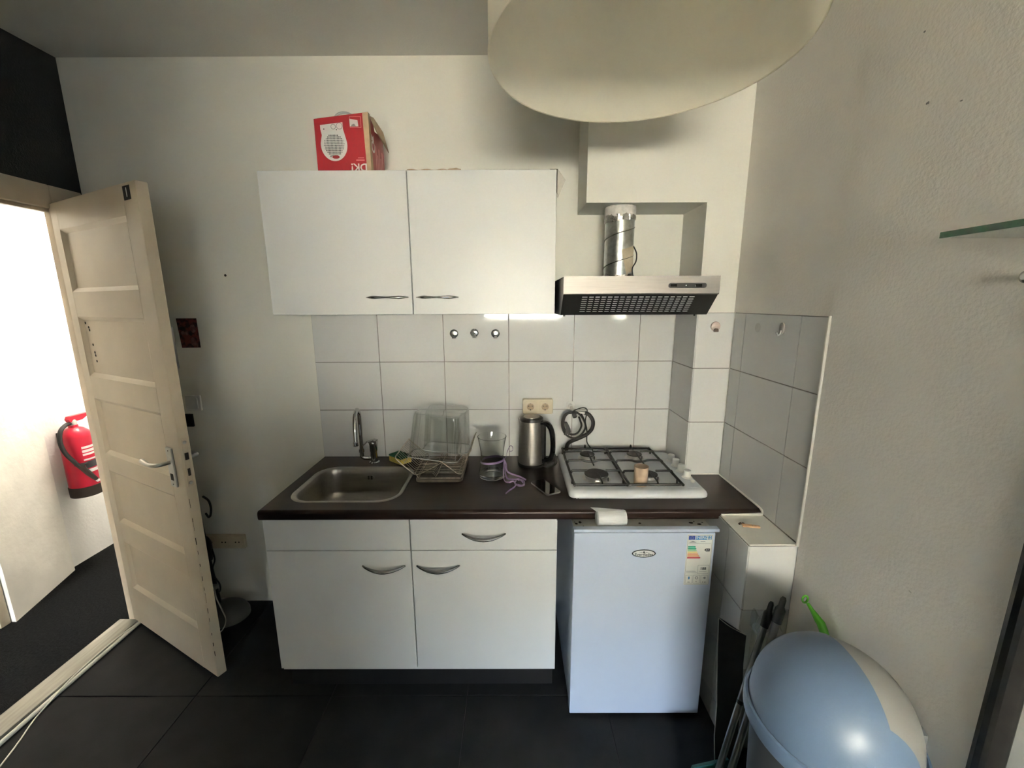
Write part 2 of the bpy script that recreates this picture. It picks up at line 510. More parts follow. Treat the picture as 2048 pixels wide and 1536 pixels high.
# tiled step block along the right wall
SB = (0.8164, XR + 0.001, -0.811, 0.0, 0.871)
st = G().box(SB[0] + T, SB[1], SB[2] + T, YA, 0, SB[4] - 0.002, 0.002)
st = struct(st.build('wall_step', 'wall_paint', smooth=0), 'low tiled block under the worktop end along the right wall')
G().box(SB[0] + 0.003, SB[1], SB[2] + 0.003, YA, 0.0, SB[4] - 0.006).build('grout', 'grout', st, smooth=0)
SZ = [0.0, 0.105, 0.3585, 0.612, 0.866]
SY = [SB[2], -0.680, -0.3465, YA]
for r in range(4):
    for i in range(3):
        G().box(SB[0], SB[0] + T, SY[i] + gap, SY[i + 1] - gap, SZ[r] + gap, SZ[r + 1] - gap, 0.0012, 2).build('tile', 'tile_glaze', st)
    G().box(SB[0] + T, SB[1] - gap, SB[2], SB[2] + T, SZ[r] + gap, SZ[r + 1] - gap, 0.0012, 2).build('tile', 'tile_glaze', st)

# left wall, black, with the doorway
DW0, DW1, DH = -0.030, -1.075, 2.205          # rough opening incl. frame
wl = G()
wl.box(XL - 0.11, XL, DW0, 0.01, 0, ZC)
wl.box(XL - 0.11, XL, DW1, DW0, DH, ZC)
wl.box(XL - 0.11, XL, REAR, DW1, 0, ZC)
struct(wl.build('wall_left', 'black_paint', smooth=0), 'black painted wall over the doorway')
tr = G().box(XL - 0.035, XL + 0.012, -0.150, DW0 + 0.022, 0, 2.222, 0.004)
struct(tr.build('trim_1', 'trim_cream'), 'cream door jamb on the hinge side')
tr = G()
tr.box(XL - 0.035, XL + 0.012, -1.10, -0.150, 2.122, 2.222, 0.004)
tr.box(XL - 0.035, XL - 0.008, -1.0, -0.150, 2.106, 2.122, 0.003)
struct(tr.build('trim_2', 'trim_cream'), 'cream door head under the black wall')
struct(G().box(XL - 0.115, XL + 0.012, -1.10, -0.985, 0, 2.118, 0.004).build('trim_3', 'trim_cream'), 'cream door jamb on the lock side')
struct(G().box(XL - 0.085, XL + 0.022, -0.985, -0.150, -0.004, 0.014, 0.004).build('trim_4', 'threshold_wood'), 'worn grey wooden threshold of the doorway')

# ceiling and the wall behind the camera with its window
struct(G().box(XL - 0.12, 1.11, REAR - 0.2, 0.14, ZC, ZC + 0.1).build('ceiling', 'ceiling_paint', smooth=0), 'off-white painted ceiling')
rw = G()
W0 = WINS[0]
for x0, x1, z0, z1 in ((XL - 0.12, W0[0], 0, ZC), (W0[1], 1.11, 0, ZC), (W0[0], W0[1], 0, W0[2]), (W0[0], W0[1], W0[3], ZC)):
    rw.box(x0, x1, REAR - 0.2, REAR, z0, z1)
struct(rw.build('wall_rear', 'wall_paint', smooth=0), 'off-white wall with the window behind the viewer')
pw = G()  # unseen wall added to shade the lower left; its gap lights the door
pw.box(XL, -1.24, -2.74, -2.62, 0, ZC)
pw.box(-1.24, -0.90, -2.74, -2.62, 1.60, ZC)
pw.box(-0.90, -0.54, -2.74, -2.62, 0, ZC)
pw.box(-0.54, -0.10, -2.74, -2.62, 0, 1.45)
struct(pw.build('wall_light_block', 'wall_paint', smooth=0), 'added unseen wall blocking daylight from the lower left, behind the viewer')
for k, w in enumerate(WINS):
    wf = G()
    bars = [(w[0], w[0] + .04, w[2], w[3]), (w[1] - .04, w[1], w[2], w[3]), (w[0] + .04, w[1] - .04, w[2], w[2] + .05), (w[0] + .04, w[1] - .04, w[3] - .05, w[3])]
    if k == 0:
        bars.append(((w[0] + w[1]) / 2 - .02, (w[0] + w[1]) / 2 + .02, w[2] + .05, w[3] - .05))
    for x0, x1, z0, z1 in bars:
        wf.box(x0, x1, REAR - 0.12, REAR - 0.06, z0, z1, 0.004)
    wf = struct(wf.build('window_%d' % (k + 1), 'window_frame_white'), 'white framed wide high window behind the viewer')
    G().box(w[0] - .03, w[1] + .03, REAR - 0.06, REAR + 0.08, w[2] - 0.03, w[2], 0.005).build('window_sill', 'window_frame_white', wf)

# hall beyond the doorway
struct(G().box(-4.0, XL - 0.02, REAR, 2.2, -0.08, 0.0).build('floor_hall', 'carpet', smooth=0), 'dark carpet of the hall')
struct(G().box(-4.0, XL - 0.11, REAR, 2.2, ZC, ZC + 0.1).build('ceiling_hall', 'hall_white', smooth=0), 'white hall ceiling')
ha = G().prism([(-2.720, -0.155), (-2.866, 0.292), (-3.3, 0.292), (-3.3, -0.155)], 0, ZC, axis='z')
struct(ha.build('wall_hall', 'hall_plaster', smooth=0), 'rough plastered hall wall across the doorway')
struct(G().box(-3.1, -2.905, 0.292, 2.2, 0, ZC).build('wall_hall_far', 'hall_white', smooth=0), 'white recessed hall wall with the fire extinguisher')
struct(G().box(-4.0, XL - 0.11, 2.0, 2.2, 0, ZC).build('wall_hall_end', 'hall_white', smooth=0), 'far end wall of the hall')
struct(G().box(XL - 0.12, XL, 0.14, 2.2, 0, ZC).build('wall_hall_side', 'hall_white', smooth=0), 'hall side of the kitchen wall')
struct(G().box(-3.3, -2.86, REAR, -0.155, 0, ZC).build('wall_hall_near', 'hall_plaster', smooth=0), 'hall wall beside the doorway')
struct(G().box(-2.862, -2.742, -0.205, -0.158, 0, 2.05, 0.004).build('trim_5', 'trim_cream'), 'cream door casing at the edge of the hall wall')

# outside the window: ground and a house across the garden
struct(G().box(-14, 14, -30, REAR - 0.25, -0.9, -0.8).build('ground_outside', 'outside_ground', smooth=0), 'ground outside the window')
fo = G().box(-12, 12, -22.5, -18.5, -0.8, 4.6)
fo.prism([(-22.7, 4.6), (-18.3, 4.6), (-20.5, 6.2)], -12.2, 12.2, axis='x')
struct(fo.build('facade_outside', 'outside_facade', smooth=0), 'brick house across the garden outside the window')

# ================================================================== THE OPEN DOOR
HINGE = (-2.0698, -0.1561, 0)
dr = bpy.data.objects.new('door_1', None)
COL.objects.link(dr)
dr.location = HINGE
dr.rotation_euler = (0, 0, -0.4707)
OFF['door_1'] = (0, 0, 0)
struct(dr, 'cream panelled wooden door standing open into the room')
DWID, DTH, DZ0, DZ1 = 0.800, 0.040, 0.022, 2.140
PZ = [(2.027, 1.757), (1.645, 1.368), (1.260, 0.982), (0.893, 0.615), (0.503, 0.235)]
U0, U1 = 0.070, 0.690
G().box(0, U0, 0, DTH, DZ0, DZ1, 0.002).build('stile', 'door_cream', dr)
G().box(U1, DWID, 0, DTH, DZ0, DZ1, 0.004).build('stile', 'door_cream', dr)
zs = [DZ1] + [z for p in PZ for z in p] + [DZ0]
for k in range(0, len(zs), 2):
    G().box(U0 - .001, U1 + .001, 0.0004, DTH, zs[k + 1], zs[k], 0.0015).build('rail', 'door_cream', dr)
for z1, z0 in PZ:
    def lp(i, y):
        return [(U0 + i, y, z0 + i), (U1 - i, y, z0 + i), (U1 - i, y, z1 - i), (U0 + i, y, z1 - i)]
    G().loft([lp(0, 0.001), lp(0.010, 0.007), lp(0.017, 0.0135), lp(0.021, 0.0135)], False, True).build('panel', 'door_cream', dr, smooth=20)
# room number plate
st_ = G().box(0.704, 0.756, -0.0012, 0, 2.079, 2.128).build('number_plate', 'black_paint', dr, label='small black plate with a white 1')
lettering('1', 0.046, 'print_white', st_, Matrix.Translation((0.731, -0.0016, 2.103)) @ FRONT, bold=0.0006)
# old screw holes in the second panel
for u, z in ((.098, 1.617), (.125, 1.598), (.128, 1.585), (.135, 1.518), (.138, 1.482), (.140, 1.468), (.142, 1.442)):
    G().lathe([(.006, 0.0125), (.006, 0.0137)], (u, 0, z), 8, axis='y').build('screw_hole', 'rust_dark', dr)
# lever handle
hp = G().box(0.700, 0.745, -0.009, 0, 0.945, 1.118, 0.003).build('handle_plate', 'aluminium', dr)
G().lathe([(.003, -0.0096), (.003, -0.008)], (0.7225, 0, 1.105), 10, axis='y').build('screw', 'rust_dark', hp)
G().lathe([(.003, -0.0096), (.003, -0.008)], (0.7225, 0, 0.957), 10, axis='y').build('screw', 'rust_dark', hp)
G().box(0.712, 0.733, -0.0105, -0.008, 0.975, 1.004, 0.001).build('keyhole', 'rust_dark', hp)
G().tube(catmull([(0.7225, -0.005, 1.055), (0.7225, -0.045, 1.055), (0.700, -0.058, 1.054), (0.655, -0.060, 1.052), (0.600, -0.055, 1.056)], 6), [.0085] * 20 + [.0095] * 5, 12).build('lever', 'aluminium', hp)
G().box(0.700, 0.745, DTH, DTH + .009, 0.945, 1.118, 0.003).build('handle_plate', 'aluminium', dr)
G().tube(catmull([(0.7225, DTH, 1.055), (0.7225, DTH + .045, 1.055), (0.700, DTH + .058, 1.054), (0.655, DTH + .060, 1.052), (0.600, DTH + .055, 1.056)], 6), .0085, 12).build('lever', 'aluminium', dr)
# lock in the edge of the leaf
lk = G().box(DWID - .001, DWID + .0015, 0.010, 0.030, 0.955, 1.165, 0.0005).build('lock_plate', 'trim_cream', dr)
G().box(DWID + .001, DWID + .004, 0.013, 0.027, 1.070, 1.100, 0.001).build('latch', 'rust_dark', lk)
G().box(DWID + .001, DWID + .0022, 0.015, 0.025, 1.000, 1.032).build('bolt_slot', 'rust_dark', lk)
for z in (1.145, 0.970):
    G().lathe([(.008, 0), (.007, .002)], (DWID + .0012, 0.020, z), 12, axis='x').build('screw', 'aluminium', lk)
# chipped paint line along the edge
for k in range(14):
    z = 0.14 + k * 0.055 + random.uniform(-.01, .01)
    G().box(DWID - .0012, DWID + .0006, 0.0035 + random.uniform(-.001, .001), 0.0050, z, z + random.uniform(.012, .05)).build('paint_chip', 'rust_dark', dr)

# ================================================================== BASE CABINETS
BF = -0.5765
def bow_handle(g, x0, x1, y, z, sag=0.014):
    pts, rr = [], []
    n = 18
    for k in range(n + 1):
        t = k / n
        s = math.sin(PI * t)
        pts.append((x0 + (x1 - x0) * t, y - 0.004 - 0.024 * s ** 0.7, z - sag * s))
        rr.append(0.0035 + 0.0045 * s)
    return g.tube(pts, rr, 10)
def slim_handle(g, x0, x1, y, z):
    pts, rr = [], []
    n = 20
    for k in range(n + 1):
        t = k / n
        s = math.sin(PI * t)
        pts.append((x0 + (x1 - x0) * t, y - 0.003 - 0.022 * s ** 0.6, z))
        rr.append(max(0.0012, 0.0033 + 0.0052 * abs(math.cos(PI * t)) ** 1.2 - 0.0068 * abs(math.cos(PI * t)) ** 14))
    return g.tube(pts, rr, 12)
def base_cabinet(x0, x1, label, handle_right, drawer_handle):
    t = thing('base_cabinet', label, 'cabinet', ((x0 + x1) / 2, -0.3, 0.1))
    y1 = BF + 0.019
    b = G()
    b.box(x0, x0 + .018, y1 + .001, -0.02, 0.105, 0.845)
    b.box(x1 - .018, x1, y1 + .001, -0.02, 0.105, 0.845)
    b.box(x0 + .018, x1 - .018, y1 + .001, -0.02, 0.105, 0.123)
    b.box(x0 + .018, x1 - .018, -0.03, -0.02, 0.123, 0.845)
    b.build('body', 'laminate', t, smooth=0)
    g = 0.0022
    dw = G().box(x0 + g, x1 - g, BF, y1, 0.7025, 0.8435, 0.0012, 1).build('drawer', 'laminate', t)
    dd_ = G().box(x0 + g, x1 - g, BF, y1, 0.1294, 0.6988, 0.0012, 1).build('door', 'laminate', t)
    if drawer_handle:
        bow_handle(G(), -0.210, -0.033, BF, 0.778).build('handle', 'nickel', dw, label='curved satin metal handle')
    hx = (x1 - .203, x1 - .026) if handle_right else (x0 + .022, x0 + .199)
    bow_handle(G(), *hx, BF, 0.634).build('handle', 'nickel', dd_, label='curved satin metal handle')
    return t
base_cabinet(-1.0233, -0.4233, 'white base cabinet under the sink with a plain top panel and one handled door', True, False)
base_cabinet(-0.4233, 0.1797, 'white base cabinet with a handled drawer over a door, beside the fridge', False, True)
G().box(0.1745, 0.1785, BF - .001, BF + .001, 0.8355, 0.8385).build('edge_nick', 'rust_dark', bpy.data.objects['base_cabinet.001'])
tag(G().box(-1.008, 0.172, -0.532, -0.516, 0.0, 0.1045, 0.001).build('plinth', 'plinth_black', loc=(-0.42, -0.524, 0)), 'black plinth board under the two base cabinets', 'plinth')

# ================================================================== WORKTOP (with the sink cut-out)
WT0, WT1 = 0.8465, 0.8893
wg = G()
XE = XR - 0.003
poly = [(-1.0215, -0.600), (XE, -0.600), (XE, YA - 0.001), (XA - 0.001, YA - 0.001), (XA - 0.001, -0.001), (-1.0215, -0.001)]
wg.loft([[(p[0], p[1], WT0) for p in poly], [(p[0], p[1], WT1) for p in poly]])
es = [e for e in wg.bm.edges if all(v.co.y < -0.59 for v in e.verts) and abs(e.verts[0].co.z - e.verts[1].co.z) < 1e-6]
bmesh.ops.bevel(wg.bm, geom=es, offset=0.014, segments=6, profile=0.5, affect='EDGES')
es = [e for e in wg.bm.edges if all(v.co.x < -1.02 for v in e.verts) and all(v.co.z > WT1 - .001 for v in e.verts)]
bmesh.ops.bevel(wg.bm, geom=es, offset=0.004, segments=3, profile=0.5, affect='EDGES')
wt = wg.build('worktop', 'worktop_brown', loc=(0, -0.3, WT0))
SK = (-0.962, -0.482, -0.528, -0.148)          # sink rim outline
cg = G().loft([rrect(SK[0] + .012, SK[1] - .012, SK[2] + .012, SK[3] - .012, .085, z) for z in (0.7, 1.0)])
cutter = cg.build('cutter', 'steel_sink')
md = wt.modifiers.new('cut', 'BOOLEAN')
md.object = cutter
md.operation = 'DIFFERENCE'
md.solver = 'EXACT'
bpy.context.view_layer.update()
dg = bpy.context.evaluated_depsgraph_get()
newme = bpy.data.meshes.new_from_object(wt.evaluated_get(dg))
wt.modifiers.clear()
wt.modifiers.new('weighted_normals', 'WEIGHTED_NORMAL').keep_sharp = True
wt.data = newme
newme.name = 'worktop'
bpy.data.objects.remove(cutter)
for p in newme.polygons:
    p.use_smooth = True
newme.set_sharp_from_angle(angle=math.radians(35))
tag(wt, 'dark brown laminate worktop with rounded front edge across the kitchenette', 'worktop')
sl = G()
sl.tube(catmull([(XE + .001, -0.600, WT1 - .015), (XE, -0.585, WT1 + .001), (XE, -0.45, WT1 + .001), (XE, YA - .004, WT1 + .001)], 6), [.0050] * 6 + [.0042] * 13, 8)
sl.tube([(XE, YA - .003, WT1 + .001), (XA, YA - .003, WT1 + .001)], .0042, 8)
sl.tube([(XE - .002, -0.606, 0.8755), (0.9, -0.607, 0.8745), (0.822, -0.607, 0.8745)], [.006, .0045, .0035], 8)
sl.build('sealant', 'white_bead', wt, label='lumpy white sealant bead')

# ================================================================== SINK AND TAP
sk = thing('sink', 'stainless steel inset sink bowl in the brown worktop', 'sink', (-0.722, -0.338, WT1))
def srect(i, r, z):
    return rrect(SK[0] + i, SK[1] - i, SK[2] + i, SK[3] - i, r, z, 8)
sg = G()
sg.loft([srect(.0, .095, WT1 + .0004), srect(.001, .095, WT1 + .0025), srect(.006, .092, WT1 + .0032), srect(.015, .088, WT1 + .001),
         srect(.020, .084, WT1 - .005), srect(.024, .080, WT1 - .03), srect(.032, .075, WT1 - .110), srect(.040, .07, WT1 - .135),
         srect(.055, .06, WT1 - .148), srect(.08, .05, WT1 - .152), srect(.14, .03, WT1 - .154)], False, True)
sg.build('bowl', 'steel_sink', sk, smooth=60)
ov = G().lathe([(.021, 0), (.021, .002), (.018, .003), (.0, .003)], (0, 0, 0), 20, True, False, axis='y').xform(Matrix.Translation((-0.716, -0.1775, 0.846)) @ Matrix.Diagonal((1, -1, .62, 1)))
ov = ov.build('overflow', 'steel_sink', sk)
for a in range(4):
    c, s = math.cos(a * PI / 2 + PI / 4), math.sin(a * PI / 2 + PI / 4)
    G().lathe([(.0052, 0), (.0052, .0012)], (-0.716 + .0105 * c, -0.1815, 0.846 + .0065 * s), 8, axis='y').build('slot', 'rust_dark', ov)
dn = G().lathe([(.040, 0), (.038, .003), (.030, .002), (.010, .0)], (-0.722, -0.338, WT1 - .153), 24).build('drain', 'steel_brushed', sk)
G().lathe([(.014, 0), (.012, .010), (.004, .012)], (-0.722, -0.338, WT1 - .151), 16).build('plug', 'black_rubber', dn)

tp = thing('mixer_tap', 'chrome swan-neck mixer tap behind the sink', 'tap', (-0.722, -0.085, WT1))
tc_ = (-0.722, -0.085)
G().lathe([(.026, 0), (.026, .004), (.019, .008), (.0175, .060), (.020, .064), (.0215, .105), (.019, .114), (.008, .118)], (*tc_, WT1), 24).build('body', 'chrome', tp)
lv = G().loft([[(tc_[0] + dx, tc_[1] + dy, z) for dx, dy, z in lp] for lp in (
    [(.020, .012, .995), (-.016, .012, .990), (-.016, -.016, .988), (.020, -.016, .993)],
    [(.022, .010, 1.010), (-.018, .010, 1.006), (-.018, -.020, 1.004), (.022, -.020, 1.008)],
    [(.006, .004, 1.018), (-.036, .004, 1.004), (-.036, -.024, 1.000), (.006, -.024, 1.016)])])
lv.loft([[(tc_[0] - .030, tc_[1] - .004, 1.006), (tc_[0] - .030, tc_[1] - .022, 1.004), (tc_[0] - .030, tc_[1] - .022, .997), (tc_[0] - .030, tc_[1] - .004, .998)],
         [(tc_[0] - .050, tc_[1] - .014, .988), (tc_[0] - .050, tc_[1] - .026, .987), (tc_[0] - .050, tc_[1] - .026, .982), (tc_[0] - .050, tc_[1] - .014, .982)]])
lv.build('lever', 'chrome', tp)
sp = [(-.722, -.086, .918), (-.752, -.092, .916), (-.776, -.098, .924), (-.779, -.100, .95), (-.778, -.101, 1.02), (-.776, -.104, 1.12),
      (-.771, -.125, 1.172), (-.764, -.165, 1.190), (-.757, -.208, 1.168), (-.752, -.232, 1.115), (-.750, -.240, 1.055)]
G().tube(catmull(sp, 7), .0105, 14).build('spout', 'chrome', tp)
G().lathe([(.0125, 0), (.0135, .004), (.0135, .020), (.011, .022)], (-.750, -.2405, 1.034), 16).build('aerator', 'chrome', tp)
G().lathe([(.0135, 0), (.0135, .016)], (-.7785, -.1, .952), 16).build('collar', 'chrome', tp)

# ================================================================== WALL CABINETS
WF = -0.34
def wall_cabinet(x0, x1, label, handle):
    t = thing('wall_cabinet', label, 'cabinet', ((x0 + x1) / 2, -0.16, 1.66))
    y1 = WF + 0.018
    b = G()
    b.box(x0, x0 + .016, y1 + .001, -0.002, 1.655, 2.2185)
    b.box(x1 - .016, x1, y1 + .001, -0.002, 1.655, 2.2185)
    b.box(x0 + .016, x1 - .016, y1 + .001, -0.002, 1.655, 1.671)
    b.box(x0 + .016, x1 - .016, y1 + .001, -0.002, 2.2025, 2.2185)
    b.box(x0 + .016, x1 - .016, -0.012, -0.002, 1.671, 2.2025)
    b.build('body', 'laminate', t, smooth=0)
    d = G().box(x0 + .002, x1 - .002, WF, y1, 1.6534, 2.2193, 0.0014, 1).build('door', 'laminate', t)
    slim_handle(G(), *handle, WF, 1.7245).build('handle', 'nickel', d, label='slim waisted metal handle')
    return t
wall_cabinet(-1.0188, -0.4214, 'white wall cabinet with its handle at the right, under the red heater box', (-0.615, -0.438))
wall_cabinet(-0.4214, 0.1783, 'white wall cabinet with its handle at the left, next to the extractor hood', (-0.405, -0.228))

# ================================================================== EXTRACTOR HOOD AND ITS DUCT
hd = thing('extractor_hood', 'steel fronted extractor hood with black slotted underside over the hob', 'extractor hood', (0.49, -0.25, 1.65))
HX0, HX1 = 0.1938, 0.7860
side = [(-0.001, 1.6506), (-0.4126, 1.6506), (-0.494, 1.731), (-0.494, 1.7965), (-0.001, 1.7965)]
b = G()
b.prism(side, HX0, HX0 + 0.004, axis='x')
b.prism(side, HX1 - 0.004, HX1, axis='x')
b.box(HX0 + .004, HX1 - .004, -0.494, -0.001, 1.7925, 1.7965)
b.box(HX0 + .004, HX1 - .004, -0.005, -0.001, 1.6506, 1.7925)
b.box(HX0 + .004, HX1 - .004, -0.4126, -0.005, 1.6506, 1.6546)
b.build('housing', 'black_enamel', hd, smooth=0)
fp = G()
fp.prism([(-0.500, 1.7976), (-0.494, 1.7976), (-0.494, 1.733), (-0.491, 1.729), (-0.497, 1.729), (-0.500, 1.733)], HX0 - .0005, HX1 + .0005, axis='x')
fp = fp.build('front_panel', 'steel_hood', hd, smooth=20)
sw = G().loft([rrect_v(0.591, 0.735, 1.7525, 1.7715, .009, y) for y in (-0.499, -0.5035)]).build('switch_strip', 'black_plastic', fp)
G().box(0.596, 0.622, -0.506, -0.503, 1.757, 1.767, .001).build('slider', 'black_gloss', sw)
G().box(0.690, 0.716, -0.506, -0.503, 1.757, 1.767, .001).build('slider', 'black_gloss', sw)
G().lathe([(.0022, -0.5045), (.0022, -0.503)], (0.657, 0, 1.762), 10, axis='y').build('lamp', 'print_white', sw)
# slanted underside: grille in front of the filter
A0, A1 = Vector((0, -0.494, 1.731)), Vector((0, -0.4126, 1.6506))
dv = (A1 - A0)
nv = Vector((0, -dv.z, dv.y)).normalized()
if nv.y > 0:
    nv = -nv
def slant(u, t, d=0.0):
    p = A0 + dv * t + nv * d
    return (u, p.y, p.z)
fg = G().loft([[slant(HX0 + .06, .10, -.0030), slant(HX1 - .06, .10, -.0030), slant(HX1 - .06, .90, -.0030), slant(HX0 + .06, .90, -.0030)],
               [slant(HX0 + .06, .10, -.008), slant(HX1 - .06, .10, -.008), slant(HX1 - .06, .90, -.008), slant(HX0 + .06, .90, -.008)]])
fg.build('filter', 'filter_grey', hd, smooth=0)
gr = G()
def sbar(u0, u1, t0, t1):
    gr.loft([[slant(u0, t0, 0), slant(u1, t0, 0), slant(u1, t1, 0), slant(u0, t1, 0)],
             [slant(u0, t0, -.002), slant(u1, t0, -.002), slant(u1, t1, -.002), slant(u0, t1, -.002)]])
gx0, gx1 = 0.268, 0.702
sbar(HX0 + .004, gx0, 0, 1)
sbar(gx1, HX1 - .004, 0, 1)
nrow, ncol = 8, 18
for k in range(nrow + 1):
    t = 0.10 + 0.78 * k / nrow
    if k == 0:
        sbar(gx0, gx1, 0, t + .012)
    elif k == nrow:
        sbar(gx0, gx1, t - .022, 1)
    else:
        sbar(gx0, gx1, t - .026, t + .026)
for c in range(1, ncol):
    u = gx0 + (gx1 - gx0) * c / ncol
    sbar(u - .0034, u + .0034, .10, .88)
gr.build('grille', 'black_enamel', hd, smooth=0)
for x in (0.210, 0.742):
    G().lathe([(.004, 0), (.004, -.006)], (x, -0.40, 1.6508), 10).build('screw', 'black_plastic', hd)

du = thing('vent_duct', 'spiral metal exhaust duct rising from the hood into the soffit', 'duct', (0.483, -0.15, 1.797))
pr = []
dgm = G()
n = 64
dcx, dcy, drr = 0.483, -0.150, 0.0645
loops = []
for k in range(n + 1):
    z = 1.7975 + (2.1155 - 1.7975) * k / n
    loops.append([(dcx + drr * math.cos(a), dcy + drr * math.sin(a), z) for a in [2 * PI * i / 32 for i in range(32)]])
dgm.loft(loops, False, False)
dgm.build('pipe', 'zinc', du)
hx = []
for k in range(121):
    a = 2 * PI * 2.15 * k / 120 + 1.0
    hx.append((dcx + (drr + .0006) * math.cos(a), dcy + (drr + .0006) * math.sin(a), 1.815 + 0.255 * k / 120))
G().tube(hx, .0022, 6).build('seam', 'nickel', du)
def sleeve(z0, z1, amp, m, nm, zl=0.010):
    lo_, hi_ = [], []
    for i in range(48):
        a = 2 * PI * i / 48
        r = drr + .0022 + amp * random.random()
        lo_.append((dcx + r * math.cos(a), dcy + r * math.sin(a), z0 + zl * math.sin(a * 1 + 1) * .6 + random.uniform(-.003, .003)))
        hi_.append((dcx + r * math.cos(a), dcy + r * math.sin(a), z1 + random.uniform(-.003, .003)))
    mid = [((p[0] + q[0]) / 2 + random.uniform(-.002, .002), (p[1] + q[1]) / 2 + random.uniform(-.002, .002), (p[2] + q[2]) / 2) for p, q in zip(lo_, hi_)]
    G().loft([lo_, mid, hi_], False, False).solidify(.0012).build(nm, m, du)
sleeve(2.072, 2.114, .003, 'foil_white', 'plaster_collar')
sleeve(2.055, 2.078, .005, 'foil', 'foil_tape', 0.014)
sleeve(1.799, 1.822, .004, 'foil', 'foil_tape')
tape = []
for k in range(9):
    a = -1.62 + 1.15 * k / 8
    r = drr + .0022
    z1 = 1.928 + .022 * k / 8
    z0 = 1.925 - .105 * min(1, k / 3.0) - 0.005 if k < 4 else 1.822 + .002 * k
    tape.append(((dcx + r * math.cos(a), dcy + r * math.sin(a)), z0, z1))
tg = G()
tg.loft([[(p[0], p[1], z0) for p, z0, z1 in tape], [(p[0], p[1], z1) for p, z0, z1 in tape]], False, False, closed=False)
tg.solidify(.0008).build('beige_tape', 'tape_beige', du)
tag(G().tube(catmull([(0.540, -0.185, 1.945), (0.553, -0.190, 1.915), (0.552, -0.192, 1.880), (0.536, -0.198, 1.850), (0.538, -0.21, 1.815), (0.552, -0.22, 1.802), (0.585, -0.21, 1.800), (0.60, -0.18, 1.799)], 6), .0028, 8).build('power_cord', 'black_rubber', loc=(0.55, -0.2, 1.80)), 'thin black cord hanging beside the metal duct', 'cord')

# ================================================================== FRIDGE
fr = thing('fridge', 'white undercounter fridge with energy label beside the base cabinets', 'fridge', (0.497, -0.35, 0))
FX0, FX1 = 0.2294, 0.7649
body = G()
body.box(FX0 + .002, FX1 - .002, -0.630, -0.10, 0.03, 0.842, 0.003)
body.build('body', 'fridge_white', fr)
G().box(FX0 + .006, FX1 - .006, -0.637, -0.630, 0.045, 0.838).build('door_gasket', 'gasket_grey', fr)
G().box(FX0, FX1, -0.6864, -0.637, 0.0181, 0.8435, 0.004, 2).build('door', 'fridge_white', fr)
lip = G().box(FX0 - .002, FX1 + .012, -0.690, -0.664, 0.8475, 0.860, 0.002)
lip.build('top_lip', 'fridge_white', fr)
G().box(FX0 + .004, FX1 - .002, -0.664, -0.30, 0.8425, 0.8455).build('top_plate', 'fridge_grey', fr, smooth=0)
G().box(FX0 + .004, FX1 - .004, -0.653, -0.6495, 0.8455, 0.8475).build('top_ridge', 'fridge_grey', fr, smooth=0)
for x, y, rx, ry in ((.247, -.622, .007, .006), (.263, -.612, .007, .008), (.272, -.640, .003, .003), (.242, -.610, .004, .003), (.497, -.620, .006, .005), (.700, -.617, .010, .006), (.728, -.628, .009, .006), (.745, -.615, .004, .003), (.715, -.608, .003, .003), (.235, -.645, .003, .003), (.74, -.648, .004, .003)):
    pts = [(x + rx * math.cos(a) * random.uniform(.75, 1.1), y + ry * math.sin(a) * random.uniform(.75, 1.1)) for a in [2 * PI * k / 10 for k in range(10)]]
    G().prism(pts, 0.8454, 0.8460, axis='z').build('rust_spot', 'rust_dark', fr)
for x in (FX0 + .04, FX1 - .04):
    G().lathe([(.018, 0), (.018, .012), (.012, .03)], (x, -0.60, 0), 16).build('foot', 'black_plastic', fr)
# maker's badge
bd = G().prism(ellipse2(0.497, 0.7585, .0455, .0165), -0.6864, -0.6885).build('badge', 'nickel', fr)
G().prism(ellipse2(0.497, 0.7585, .0410, .0135), -0.6884, -0.6890).build('badge_field', 'print_white', bd)
lettering('Everglades', 0.0165, 'print_dark', bd, Matrix.Translation((0.497, -0.6893, 0.7545)) @ FRONT, bold=0.0003)
G().prism(ellipse2(0.497, 0.7640, .0042, .0042, 12), -0.6889, -0.6894).build('badge_dot', 'print_dark', bd)
for s in (-1, 1):
    G().prism([(0.497 + s * .006, .7625), (0.497 + s * .020, .7615), (0.497 + s * .007, .7660)], -0.6889, -0.6894).build('badge_wing', 'print_grey', bd)
# energy label
YL = -0.6864
el = G().box(0.6585, 0.7565, YL - .0004, YL, 0.6225, 0.8365).build('energy_label', 'label_paper', fr, label='paper energy label with coloured bars')
def lab(poly, m, nm, y=1):
    return G().prism(poly, YL - .0004 * y, YL - .0004 * (y + .9)).build(nm, m, el, smooth=0)
def rc(x0, x1, z0, z1):
    return [(x0, z0), (x1, z0), (x1, z1), (x0, z1)]
for q in (rc(.6605, .6615, .6245, .8345), rc(.7535, .7545, .6245, .8345), rc(.6605, .7545, .6245, .6255), rc(.6605, .7545, .8335, .8345)):
    lab(q, 'print_grey', 'border')
lab(rc(.6645, .6885, .8150, .8310), 'label_navy', 'flag_field')
for k in range(12):
    a = 2 * PI * k / 12
    lab(ellipse2(.6765 + .0052 * math.cos(a), .8230 + .0052 * math.sin(a), .0007, .0007, 5), 'label_yellow', 'star', 2)
lab(rc(.6905, .7505, .8150, .8310), 'label_blue', 'heading_field')
lettering('ENERG', 0.0155, 'print_white', el, Matrix.Translation((0.7115, YL - .0010, 0.8240)) @ FRONT, bold=0.0003)
for sx_, sz_ in ((-.004, .0042), (.004, .0042), (-.004, -.0042), (.004, -.0042)):
    lab(ellipse2(.7405 + sx_ * 1.1, .8230 + sz_, .0034, .0030, 10), 'print_white', 'heading_mark', 2)
